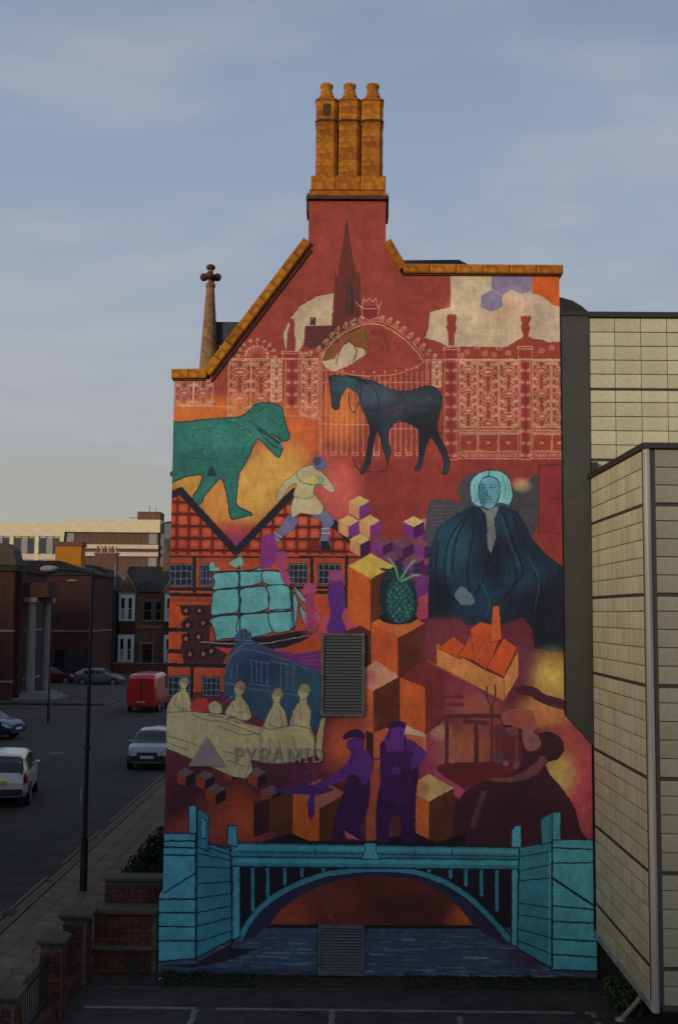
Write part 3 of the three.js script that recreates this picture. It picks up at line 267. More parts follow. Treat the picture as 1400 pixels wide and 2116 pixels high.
  spray('rgb(38, 54, 99)', '165.7,856.6', 50, 40, .8); for (const a of ['108.2,870.6 122.8,831.7 142.9,814.6 161.7,814.4', '157,844.9 157.6,881.9', '165.6,844.8 166.1,881.8', '174.1,846.4 174.6,883.5', '184.3,848 184.9,885', '153.6,843.2 187.7,848', '131.6,848.5 130.3,873.8', '123.1,850.2 121.8,875.5', '152.6,883.7 190,888.4', '110.1,882.4 140.8,890.5 191.8,898.4 259.8,906.2', '114.4,840.2 139.7,823.1 190.9,832.8 259.3,859.1', '208.1,844.4 208.7,889.9', '218.3,847.7 218.9,893.1', '230.3,852.6 230.8,896.4', '125.8,808 158.2,809.4', '134,791 132.6,806.2', '142.5,787.5 142.8,807.8', '151.1,792.5 153.1,807.7', '191.1,844.6 235.4,854.3', '90.6,932.9 140.8,893.8']) S('rgb(131, 149, 199)', 1, a); spray('rgb(39, 100, 122)', '259.8,906.2', 36, 60, .7);
  const dn = 'rgb(207, 195, 147)', dl = 'rgb(86, 91, 88)', person = (a, h, r, lines) => { FO(dn, dl, 1, a, true); const [[x, y]] = pts(h); F(dn, [[x - r * .4, y], [x + r * .4, y], [x + r * .6, y + r * 2], [x - r * .6, y + r * 2]].map((q) => q.join()).join(' ')); C(dn, h, r * .8, r * 1.1); g.beginPath(); g.ellipse(x, y, r * .8, r * 1.1, 0, 0, 7); g.strokeStyle = dl; g.lineWidth = .8; g.stroke(); g.fillStyle = 'rgb(165, 154, 118)'; g.beginPath(); g.ellipse(x + r * .18, y - r * .4, r * .84, r * .86, 0, 3, 7.1); g.fill(); g.lineWidth = .8; g.stroke(); g.beginPath(); g.moveTo(x - r * .78, y - r * .1); g.lineTo(x - r * 1.0, y + r * .28); g.lineTo(x - r * .74, y + r * .34); g.moveTo(x - r * .7, y + r * .62); g.lineTo(x - r * .4, y + r * .6); g.moveTo(x - r * .55, y); g.lineTo(x - r * .3, y); g.stroke(); for (const l of lines) S(dl, .8, l, true); };
  person('11.1,940.3 13.9,916.8 23.8,903.3 33.9,898.2 45.9,901.4 51.3,918.2 55.1,938.2', '37.9,884.7', 9, ['27.3,908.3 24.3,923.4 43.1,930', '35.7,901.5 38.1,933.4']); person('112.8,937.7 119.2,920.9 130.9,910.7 144.5,912.3 153.2,925.6 156.9,944 141.7,947.4', '135.7,893.9', 11, ['124.3,920.8 129.6,932.5 148.3,934', '137.8,914 141.7,944.1', '146.3,917.3 153.5,939']);
  person('179.3,965.5 184,943.7 192.2,926.9 204,920.1 216,931.7 221.4,956.7 209.8,971.8', '201.3,905', 11, ['194.1,935.3 189.2,953.7 204.6,960.2', '207.5,925.1 213.1,963.5']); person('223.2,961.7 229.6,934.9 237.9,918.1 251.4,914.6 261.8,931.3 260.3,954.7 269,976.3 265.9,1002.9 227.2,1008.3 210.1,991.8', '247.8,897.9', 12, ['234.7,934.9 229.9,956.6 245.2,961.5 260.3,954.7', '246.9,961.5 235.5,1003.2', '253.6,961.4 254.1,1003', '243,923.1 245,948.1']);
  F('rgb(195, 66, 50)', '51.6,929.9 58,913.1 76.6,909.5 81.9,921.2 78.8,934.7', true); FO(dn, dl, .9, '82,922.9 93.7,914.4 105.7,924.4 104.2,936.1 87.3,936.3', true);
  FO(dn, dl, 1.2, '4.2,935.4 53.3,933.2 116.2,939.3 148.6,952.4 192.8,963.7 229.9,955 260.4,961.3 269.1,981.3 267.7,1007.9 227.3,1019.9 190.2,1021.9 158.1,1015.6 161.7,1033.8 150.2,1048.8 126.5,1044.1 92.5,1031.2 49.9,1013.3 5.5,995.4');
  for (const a of ['11,975.4 57.9,990 92,1002.9', '11.3,987.1 49.6,1000', '53.4,936.6 73.9,946.4 116.4,952.7 159,967.3 176,973.8', '99.6,957.9 142.1,972.5 175.9,968.8', '176,973.8 173.3,1017.1', '189.6,977 193.5,1018.6', '206.5,981.9 213.7,1015', '230.1,973.3 240.7,1011.5', '108.8,1001.1 142.8,1009.1', '115.8,1016 146.4,1027.3', '148.4,1047.2 159.7,1015.6']) S(dl, 1.1, a, true); for (const p of ['116.3,946', '133.3,949.2', '158.8,959', '175.8,963.8']) { C('rgb(177, 165, 143)', p, 5, 2.6); } F(dn, '271,1006.2 272.4,972.9 280.5,942.8 287.3,942.7 284.1,964.5 279.5,1014.4');
  for (const a of ['114.6,944.4 133.2,942.5', '129.9,950.9 158.8,955.6', '82.3,939.6 107.8,942.8']) S('rgb(104, 84, 113)', 1.6, a);
  // --- two workers at a bench
  const wp = 'rgb(109, 53, 149)', wd = 'rgb(65, 25, 85)';
  F('rgb(90, 43, 122)', '199.3,1064.9 244.6,1057.8 288.4,1057.4 303.6,1065.5 285.2,1072.3 270.1,1075.7 270.4,1105.4 262.2,1121.9 256.8,1092.4 261.6,1074.2 228,1072.9 204.4,1071.4'); S('rgb(109, 59, 131)', 3, '234.1,1023.1 236.2,1054.6'); S('rgb(109, 59, 131)', 3, '246,1031.3 246.3,1054.5'); S('rgb(109, 59, 131)', 3, '254.5,1036.2 267.9,1032.8 269.8,1051 254.7,1052.8 254.5,1036.2');
  F(wd, '330.3,1038.8 362.3,1038.5 364.3,1088 354.4,1116.1 349.5,1137.4 356.3,1150.5 337.9,1152.3 322.7,1139.4 317.8,1152.5 302.7,1151 305.7,1113.3 318.8,1071.9', true); F(wp, '335.1,998.9 358.7,997 368.9,1013.5 367.4,1038.4 355.7,1056.7 337,1038.7 311.9,1052.2 278.4,1064.1 271.5,1055.9 303.4,1039 325.1,1018.9', true); F(wp, '329.8,979 346.7,975.5 355.2,980.4 353.6,998.7 341.9,1005.5 330,997.3 324.8,987.4', true); F(wd, '318,974.1 328,964 344.9,960.5 355.1,968.8 355.2,978.8 338.3,975.6 321.4,979.1', true); S(wd, 2, '324.9,992.4 338.4,1000.6 331.9,1022.2');
  F(wd, '382.3,996.8 390.6,980.1 437.9,981.3 448,1004.5 449.8,1037.6 444.9,1087.2 443.4,1151.2 421.6,1149.8 418.1,1112.1 403,1112.3 398.2,1151.7 378.1,1150.3 377.7,1087.8 385.9,1038.2', true); F(wp, '397.3,963.4 405.7,951.6 419.2,949.8 426,958.1 424.4,974.8 437.9,979.6 456.4,992.8 463.2,1004.3 448.1,1024.4 424.6,1039.5 409.4,1036.3 414.4,1024.7 429.5,1013 421,994.8 402.5,996.6 394,988.4 390.6,978.4', true); F(wd, '395.6,956.7 405.7,946.6 424.3,948.1 427.7,958.1 412.5,956.6 400.7,961.7', true); F('rgb(74, 29, 99)', '389,998.4 437.9,999.6 436.3,1021.2 444.8,1070.7 438.2,1088.9 396.2,1087.7 384.3,1054.8', true); C(wp, '411.1,1031.4', 8); S(wd, 2.4, '400.7,965 395.7,975.1 405.8,980'); S(wp, 3.4, '365.5,1013.6 385.7,1011.7'); F('rgb(221, 116, 131)', '321,1134.5 331.1,1140.9 349.6,1150.6 326.1,1147.5');
  F(wp, '390.6,983.4 405.8,978.3 424.4,979.8 426.1,998 395.8,1000'); S(wd, 3, '426,971.4 427.8,999.7');
  // --- bridge and water
  g.save(); const sky2 = 'rgb(73, 91, 118)'; F(sky2, '-19.5,1288 779.1,1283.4 777.4,1407.8 -16.3,1416.8'); F('rgb(108, 48, 39)', '129,1188.8 630.4,1183.6 629.7,1290.7 130.8,1296.1'); spray('rgb(175, 74, 43)', '213.8,1269.3', 60, 50, .9); spray('rgb(140, 55, 49)', '263.5,1244.4', 70, 40, .8); spray('rgb(198, 95, 40)', '530.2,1274', 55, 40, .9); spray('rgb(83, 38, 36)', '430.3,1267', 90, 40, .8); S('rgb(152, 74, 63)', 1.4, '271.8,1236.2 288.6,1253.9 293.9,1276.5 309,1289.3'); S('rgb(145, 69, 60)', 1.2, '221.9,1249.7 246.8,1244.6 257.1,1268.8'); S('rgb(37, 23, 28)', 7, '194.2,1295.4 555,1293.1');
  for (let i = 0; i < 420; i++) { const [[x, y]] = pts('18.4,1299.7'), px = x + rnd() * 730, py = y + 2 + Math.pow(rnd(), .8) * 98; g.strokeStyle = al(['rgb(124, 149, 176)', 'rgb(94, 114, 145)', 'rgb(63, 61, 88)', 'rgb(143, 165, 188)', 'rgb(102, 75, 97)'][i % 5], .69); g.lineWidth = 1 + rnd() * 1.8; g.beginPath(); g.moveTo(px, py); g.lineTo(px + 10 + rnd() * 40, py + (rnd() - .5) * 2.4); g.stroke(); }
  F('rgb(49, 37, 51)', '7.4,1365.2 65.5,1361.3 139.6,1321.9 197.5,1298.6 247.5,1298.1 197.9,1326.1 131.8,1352.5 65.6,1367.8'); spray('rgb(45, 63, 92)', '148.8,1374.9', 160, 14, .8); spray('rgb(69, 49, 67)', '637.7,1345.3', 60, 26, .7);
  const cy = 'rgb(94, 186, 201)', cd = 'rgb(24, 44, 62)', cm = 'rgb(68, 151, 171)';
  F('rgb(30, 23, 37)', '127.5,1197 627,1193.4 626.2,1321.4 129.7,1326.8'); F('rgb(113, 50, 41)', '194.2,1295.4 213.8,1267.7 250.1,1238.1 305,1216.3 368.4,1207.5 435.2,1211.7 485.2,1232.3 521.9,1257.9 550.1,1291.6', true); clip('194.2,1295.4 213.8,1267.7 250.1,1238.1 305,1216.3 368.4,1207.5 435.2,1211.7 485.2,1232.3 521.9,1257.9 550.1,1291.6', true, () => { spray('rgb(186, 79, 44)', '222.2,1277.3', 60, 40); spray('rgb(207, 102, 43)', '530.1,1278.8', 40, 34); spray('rgb(140, 62, 51)', '296.9,1244.1', 60, 40, .8); spray('rgb(78, 36, 36)', '430.3,1267', 80, 40, .8); S('rgb(163, 78, 65)', 1.4, '271.7,1228.1 286.9,1250.7 293.9,1276.5 309,1290.9'); S('rgb(150, 71, 60)', 1.2, '221.9,1254.6 246.9,1246.2 257.2,1272.1'); });
  F(sky2, '131.4,1326.8 147.6,1299.2 608.1,1294.2 626.2,1321.4 626.2,1329.4 131.5,1334.8'); for (let i = 0; i < 120; i++) { const [[x, y]] = pts('139.3,1302.5'), px = x + rnd() * 480, py = y + rnd() * 34; g.strokeStyle = al(['rgb(124, 149, 176)', 'rgb(80, 89, 120)', 'rgb(72, 58, 76)'][i % 3], .69); g.lineWidth = 1 + rnd() * 1.6; g.beginPath(); g.moveTo(px, py); g.lineTo(px + 10 + rnd() * 30, py); g.stroke(); }
  S('rgb(37, 23, 30)', 6, '180.9,1297.2 563.3,1294.6');
  F('rgb(54, 49, 83)', '144.7,1325 157.5,1295.8 187,1263.1 226.7,1236.7 279.9,1216.6 330,1207.9 371.7,1205.1 430.2,1206.9 480.2,1219.4 530.2,1248.1 571.7,1284.9 596.4,1313.6 609.6,1328 563.3,1305.9 543.4,1290 518.5,1259.6 480.2,1232.4 435.2,1215 368.4,1209.2 305,1219.6 251.8,1241.3 213.8,1269.3 194.2,1295.4 172.8,1313.4');
  S('rgb(75, 155, 176)', 9, '145.4,1318.6 159.1,1290.9 188.6,1258.2 230,1231.8 281.5,1211.7 331.6,1203 373.3,1200.1 431.8,1202 481.9,1214.5 531.9,1241.6 573.3,1278.4 604.7,1313.5', true); S(cd, 1.5, '152.1,1323.3 165.8,1294.1 193.7,1263 233.4,1236.6 283.3,1216.6 333.3,1207.9 373.4,1205 431.8,1206.9 480.2,1219.4 528.5,1248.1 568.3,1283.3 596.4,1315.2', true); S(cd, 1.5, '139.5,1315.4 154,1286.1 185.2,1253.4 228.3,1226.9 279.8,1206.8 331.6,1198.1 373.3,1195.3 431.8,1197.1 483.6,1209.6 535.2,1236.7 578.4,1273.5 609.7,1310.3', true);
  for (const a of ['164.3,1198.3 165.4,1269.8', '190.2,1198 190.9,1246.8', '219.5,1197.7 219.9,1225.4', '249.6,1197.4 249.8,1212', '505.2,1196.3 505.2,1211', '531.9,1196 531.9,1223.7', '558.6,1195.8 558.5,1241.3', '585.3,1195.5 585,1265.3', '286.4,1198.6 286.5,1203.5', '468.5,1196.7 468.5,1201.6']) S(cm, 6, a);
  F(cm, '126.8,1157.8 627.2,1160.8 627,1196.7 127.5,1197'); F(cy, '130.2,1161 623.9,1164.1 623.8,1170.6 130.3,1169.2'); F(cy, '130.6,1183.9 627.1,1183.6 627,1190.2 130.7,1191.3'); for (const [a, w] of [['126.8,1156.9 627.2,1160', 2.2], ['127.2,1180.7 627.1,1180.4', 1.8], ['127.5,1197.8 627,1197.5', 2.4], ['137.1,1172.4 620.5,1175.6', 1.1], ['197.3,1163.6 197.5,1176.7', 1.4], ['271,1164.5 271.2,1177.5', 1.4], ['443.4,1165.1 443.4,1177.4', 1.4], ['508.6,1165.3 508.6,1178.3', 1.4]]) S(cd, w, a); FO(cy, cd, 1.4, '356.3,1155.4 378.1,1155.2 376.5,1166.6 383.3,1182.9 351.5,1183.2 358.1,1166.8');
  const L = (w, ...l) => { for (const a of l) S(cd, w, a); };
  FO(cy, cd, 2.2, '-1.2,1142.7 66,1142 70.3,1351.6 3.9,1358.8'); FO(cm, cd, 2.2, '66.3,1156.7 125.2,1166 131.2,1318.7 70.3,1351.6'); FO(cy, cd, 2, '129.1,1197 142.5,1196.9 144.5,1317 131.3,1320.3'); FO(cy, cd, 1.8, '51.6,1094.4 65.1,1094.3 66,1142 52.6,1142.1'); FO(cm, cd, 1.8, '66.9,1099.2 87.3,1110.5 86.8,1172.9 68.2,1164.9'); FO(cy, cd, 1.4, '72.2,1115.6 83.3,1120.4 83,1151.7 72.9,1150.1'); FO(cy, cd, 1.8, '119.5,1128.3 136.3,1128.1 136.9,1164.2 120.1,1161.1'); L(1.8, '86.5,1158.2 127,1170.9', '88.3,1166.3 127.1,1179', '68.4,1176.4 127.3,1187.2');
  L(2.6, '-0.9,1155.8 64.6,1155.1', '-0.6,1165.6 64.9,1166.6', '-0.3,1178.7 65.1,1179.7', '11.3,1243.9 65.7,1209.1', '1.4,1253.7 66.6,1253', '2,1276.4 67.1,1275.7', '2.5,1299.1 67.6,1300', '3.1,1323.3 68,1322.6'); L(1.8, '68.9,1199.3 127.5,1200.3', '69.4,1227 127.9,1223.1', '69.9,1251.4 128.2,1242.6', '70.4,1275.7 128.6,1263.7', '70.9,1298.4 129,1283.2', '71.4,1324.2 129.4,1305.8'); S(cd, 3.4, '65.2,1142 69.5,1354.8');
  FO(cy, cd, 2.2, '680.8,1145.5 764.2,1146.3 761.5,1366.4 678.9,1364.1'); FO(cm, cd, 2.2, '623.9,1160.8 680.7,1148.8 678.9,1362.5 619.6,1329.5'); FO(cy, cd, 2, '610.3,1196.9 622,1196.7 619.6,1326.3 609.6,1324.8'); FO(cm, cd, 1.8, '661,1112.9 681.2,1099.6 680.7,1150.4 662.3,1155.5'); FO(cy, cd, 1.8, '681.2,1099.6 696.2,1099.5 695.8,1147 680.8,1147.2'); FO(cy, cd, 1.8, '610.7,1131.5 617.4,1123.2 627.4,1123.1 627.2,1160.8 610.5,1159.3');
  L(2.4, '680.6,1160.2 760.7,1162.7', '680.4,1186.3 760.4,1183.9', '681.9,1210.8 747.9,1253.9', '683.5,1214 751.2,1257.1', '679.8,1257.8 759.4,1263.4', '679.6,1283.7 759.2,1286.1', '679.3,1312.7 758.8,1316.7', '679.1,1338.5 758.5,1342.4', '680.5,1364.1 761.5,1366.4'); L(1.8, '625.5,1175.5 678.9,1166.8', '625.3,1200 678.7,1188', '625.2,1216.2 678.5,1210.8', '623.3,1253.6 678.1,1261.1', '623.2,1273 677.9,1280.5', '621.4,1297.2 677.7,1311.1', '621.3,1316.6 677.4,1338.5'); S(cd, 2.8, '680.7,1148.8 678.9,1364.1'); S('rgb(127, 209, 216)', 1.6, '677.3,1166.8 674,1353');
  g.restore();
  // --- weathering of the paint: grain and dirt of its own
  const im = g.getImageData(0, 0, cv.width, cv.height), src = new Uint8ClampedArray(im.data), d = im.data, n1 = new ImprovedNoise(), w = cv.width, h = cv.height;
  for (let y = 0, i = 0; y < h; y++) for (let x = 0; x < w; x++, i += 4) {       // brush wobble of the edges, then uneven coverage
    const sx = Math.max(0, Math.min(w - 1, Math.round(x + 1.5 * n1.noise(x / 11, y / 11, 3.3) + .8 * n1.noise(x / 4, y / 4, 9.1)))), sy = Math.max(0, Math.min(h - 1, Math.round(y + 1.5 * n1.noise(x / 11, y / 11, 6.7) + .8 * n1.noise(x / 4, y / 4, 1.9)))), q = (sy * w + sx) * 4;
    const f = 1 + .1 * n1.noise(x / 46, y / 46, 2.5) + .09 * n1.noise(x / 12, y / 15, 7.5) + .07 * (rnd() - .5) + .06 * n1.noise(x / 2.2, y / 40, 4.1) + .05 * n1.noise(x / 150, y / 150, 5.5);
    d[i] = src[q] * f; d[i + 1] = src[q + 1] * f; d[i + 2] = src[q + 2] * f;
  }
  g.putImageData(im, 0, 0);
  const t = new THREE.CanvasTexture(cv); t.colorSpace = THREE.SRGBColorSpace; return t;
}

// ---------------------------------------------------------------- materials
const M = {
  terracotta: [[.6, .21, .014], [.53, .175, .012], [.64, .24, .018], [.47, .15, .012]].map((c) => mat(...c, .95, { map: G.fine, bumpMap: G.bumpFine, bumpScale: .004 })),
  sootAndShade: mat(.1, .05, .025, .9, { map: G.fine }), slate: mat(.022, .021, .024, .95, { map: G.coarse, bumpMap: G.bumpCoarse, bumpScale: .01 }),  // the dark brown also colours the painted shade strips under the coping
  slateBlue: mat(.075, .08, .095, .85, { map: G.coarse }), stone: mat(.36, .2, .09, .9, { map: G.fine, bumpMap: G.bumpFine, bumpScale: .004 }), capstone: mat(.105, .088, .07, .92, { map: G.fine, bumpMap: G.bumpCoarse, bumpScale: .006 }),
  mortar: mat(.14, .11, .09, .95, { map: G.fine }), brick: [[.13, .04, .028], [.1, .033, .026], [.165, .054, .036]].map((c) => mat(...c, .9, { map: G.fine, bumpMap: G.bumpFine, bumpScale: .004 })),
  asphalt: mat(.041, .035, .0315, .95, { map: G.coarse, bumpMap: G.bumpFine, bumpScale: .006 }), tarmac: mat(.055, .049, .046, .95, { map: G.coarse, bumpMap: G.bumpFine, bumpScale: .008 }),
  farPave: mat(.065, .052, .043, .95, { map: G.coarse }), patch: mat(.032, .028, .026, .95, { map: G.coarse, bumpMap: G.bumpFine, bumpScale: .005 }), soil: mat(.04, .033, .024, .98, { map: G.coarse, bumpMap: G.bumpCoarse, bumpScale: .03 }), linePaint: mat(.2, .2, .195, .85, { map: G.fine }), yellowPaint: mat(.25, .165, .03, .85, { map: G.fine }), kerb: mat(.13, .115, .1, .92, { map: G.fine, bumpMap: G.bumpFine, bumpScale: .004 }),
  slab: [[.22, .15, .11], [.19, .13, .1], [.25, .175, .13], [.205, .14, .115]].map((c) => mat(...c, .92, { map: G.fine, bumpMap: G.bumpFine, bumpScale: .004 })),
  cream: [[.645, .61, .4], [.59, .55, .35], [.69, .655, .44], [.62, .575, .4]].map((c) => mat(...c, .6, { map: G.soft })), clad: [[.31, .31, .235], [.29, .29, .22], [.33, .325, .25]].map((c) => mat(...c, .6, { map: G.soft })),
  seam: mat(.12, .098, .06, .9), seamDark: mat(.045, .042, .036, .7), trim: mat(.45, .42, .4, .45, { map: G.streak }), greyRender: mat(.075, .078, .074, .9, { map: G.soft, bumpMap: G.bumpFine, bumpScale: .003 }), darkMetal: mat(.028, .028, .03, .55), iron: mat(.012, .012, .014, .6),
  louvre: mat(.14, .147, .155, .6, { map: G.soft }), louvreFrame: mat(.17, .165, .16, .7, { map: G.fine }), blackHole: mat(.012, .012, .013, .95),
  signGrey: mat(.37, .34, .33, .6, { map: G.soft }), brickFar: mat(.085, .029, .025, .92, { map: brickTex() }), brickBrown: mat(.21, .11, .08, .92, { map: brickTex() }), stoneWhite: mat(.22, .21, .205, .9, { map: G.soft }), upvc: mat(.62, .64, .63, .5), glassDark: mat(.012, .015, .018, .08), glassSky: mat(.05, .06, .07, .06), curtain: mat(.3, .29, .27, .8), office: mat(.84, .72, .47, .8, { map: G.soft }), officeBand: mat(.74, .6, .48, .8, { map: G.soft }), pot: mat(.3, .13, .08, .85, { map: G.fine }), potPale: mat(.42, .32, .22, .85), render2: mat(.03, .03, .032, .9, { map: G.coarse }),
  tyre: mat(.012, .012, .013, .9), rim: mat(.35, .35, .36, .35, { metalness: .8 }), plateY: mat(.6, .42, .05, .6), plateW: mat(.65, .65, .62, .6), redLens: mat(.35, .01, .012, .25), clearLens: mat(.5, .5, .5, .15), plastic: mat(.02, .02, .021, .7), leaf: mat(.02, .03, .012, .85, { side: THREE.DoubleSide }), leaf2: mat(.045, .07, .02, .85, { side: THREE.DoubleSide }), leafDark: mat(.012, .02, .011, .9, { side: THREE.DoubleSide }), bark: mat(.06, .045, .035, .95), litter: mat(.6, .6, .58, .8),
};
function brickTex() { return tex((u, v, r) => { const row = Math.floor(v * 26), fv = v * 26 - row, fu = (u * 8 + (row % 2) / 2) % 1, id = Math.floor(u * 8 + (row % 2) / 2) % 8, h = Math.abs(Math.sin(row * 12.9898 + id * 78.233) * 43758.5453) % 1; const k = fv < .13 || fu < .04 ? .95 : .68 + .28 * h + .12 * tn(u, v, 30) + .06 * (r() - .5); return [k, k, k]; }, 512, 1.95); }
const pick = (l, r) => l[Math.floor(r() * l.length)];
const mural = paintMural();
{ // relief of the painted brickwork: shallow joints and brush marks
  const relief = tex((u, v, r) => { const row = Math.floor(v * 27), fv = v * 27 - row, fu = (u * 9 + (row % 2) / 2) % 1, id = Math.floor(u * 9 + (row % 2) / 2) % 9, hh = Math.abs(Math.sin(row * 12.9898 + id * 78.233) * 43758.5453) % 1; const k = (fv < .16 || fu < .05 ? .3 : .6 + .12 * hh) + .22 * tn(u, v, 60, 2) + .18 * (r() - .5); return [k, k, k]; }, 1024, 2.025, false);
  relief.repeat.set(7.6 / 2.025, 13.8 / 2.025); M.mural = new THREE.MeshStandardMaterial({ map: mural, roughness: .8, bumpMap: relief, bumpScale: .006 }); }

// ---------------------------------------------------------------- ground, roads, pavements
struct('ground', new THREE.PlaneGeometry(1400, 1400).rotateX(-Math.PI / 2).translate(0, -.16, -200), mat(.05, .05, .045, .95));
struct('road', bx(-16, -6.78, -.3, -.11, -330, 60), M.asphalt);
struct('side_road', bx(-60, -16.004, -.3, -.112, -54, -31), M.asphalt);
struct('car_park', bx(-4.72, 22, -.3, 0, .55, 40), M.tarmac);
struct('soil_border', bx(-4.72, 4.9, -.3, .012, -.3, .546), M.soil);
struct('far_pavement', merge([bx(-22, -16.16, -.3, 0, -200, -56), bx(-60, -16.16, -.3, 0, -29, 60), bx(-60, -22.004, -.3, .002, -200, -56)]), M.farPave);
struct('plot_ground', bx(-4.48, 60, -.3, .004, -60, -.304), M.soil);
{ // near pavement: every slab a piece
  const base = struct('pavement', bx(-6.62, -4.724, -.3, -.03, -120, 40), M.mortar), r = rng(5), gs = [0, 1].map((k) => chamfer(.455, .06, .585 - k * .006, .006));
  for (let i = 0; i < 70; i++) for (let k = 0; k < 4; k++) { const z = 5.7 - i * .6 - (k % 2) * .3; part('paving_slab', gs[(i + k) % 2], pick(M.slab, r), base, [-6.385 + k * .467, -.034 + (r() - .5) * .008, z], [(r() - .5) * .012, (r() - .5) * .01, (r() - .5) * .012]); }
  part('distant_paving', bx(-6.618, -4.73, -.03, -.004, -119.9, -36.7), M.slab[1], base);
  const kerb = struct('kerb', bx(-6.774, -6.632, -.3, -.04, -120, 40), M.mortar), kg = chamfer(.138, .16, .905, .015);
  for (let i = 0; i < 46; i++) part('kerb_stone', kg, M.kerb, kerb, [-6.703, -.07 + (r() - .5) * .006, 5 - i * .915]);
  const k2 = struct('far_kerb', bx(-16.155, -16.006, -.3, -.04, -120, -55), M.mortar);
  for (let i = 0; i < 50; i++) part('kerb_stone', kg, M.kerb, k2, [-16.08, -.07, -55.5 - i * .915]);
}
for (const [a, b] of [[-6.98, -6.92], [-7.14, -7.08]]) { // double yellow line, worn
  const r = rng(a * -100), l = []; let z = 9; while (z > (a < -7 ? -24 : -21)) { const s = 1.2 + r() * 5; if (a > -7 || z < -8 ? true : r() < .25) l.push(bx(a, b, -.1095, -.106, z - s, z)); z -= s + (r() < .3 ? .2 : .03) + (a < -7 && z > -9 ? 1.4 : 0); }
  struct('yellow_line', merge(l), M.yellowPaint);
}
struct('far_yellow_line', bx(-15.8, -15.7, -.1095, -.106, -64, -56), M.yellowPaint);
{ const r = rng(3), worn = (x0, x1, z0, z1) => { const l = []; const along = x1 - x0 > z1 - z0, n = Math.round((along ? x1 - x0 : z1 - z0) / .16); for (let i = 0; i < n; i++) { if (r() < .06) continue; const a = i / n, b = (i + .985) / n, e = () => (r() - .5) * .016; l.push(along ? bx(x0 + (x1 - x0) * a, x0 + (x1 - x0) * b, .0005, .004, z0 + e(), z1 + e()) : bx(x0 + e(), x1 + e(), .0005, .004, z0 + (z1 - z0) * a, z0 + (z1 - z0) * b)); } return merge(l); };
  struct('bay_line', worn(-4.1, 3.92, 1.56, 1.65), M.linePaint);
  for (const x of [-2.33, -.2, 1.76, 3.86]) struct('bay_line', worn(x - .045, x + .045, 1.66, 6.4), M.linePaint); }

{ const r = rng(8); for (const [x0, x1, z0, z1] of [[-9.6, -7.9, -13, -7.5], [-13.5, -12.2, -34, -23], [-11.2, -10.2, -48, -38]]) struct('road_patch', bx(x0, x1, -.1095, -.106, z0, z1), M.patch);
  for (const [x, z] of [[-10.4, -10.5], [-12.9, -30.5]]) { const m = thing('manhole_cover', x > -11 ? 'round iron manhole cover in the road by the near lamp post' : 'round iron manhole cover in the road before the silver car', 'manhole cover', [x, -.106, z], 0, 'manhole covers'); part('frame', new THREE.RingGeometry(.3, .36, 24).rotateX(-Math.PI / 2).translate(0, .004, 0), M.darkMetal, m); part('lid', cyl(.3, .3, .006, 24), M.darkMetal, m); }
  const dr = thing('drain_grate', 'iron drain grate in the gutter by the kerb', 'drain', [-6.98, -.102, -4.2]); part('frame', bx(-.2, .19, 0, .006, -.22, .22), M.darkMetal, dr); for (let i = 0; i < 6; i++) part('bar', bx(-.17, .16, .006, .018, -.19 + i * .07, -.16 + i * .07), M.iron, dr); }

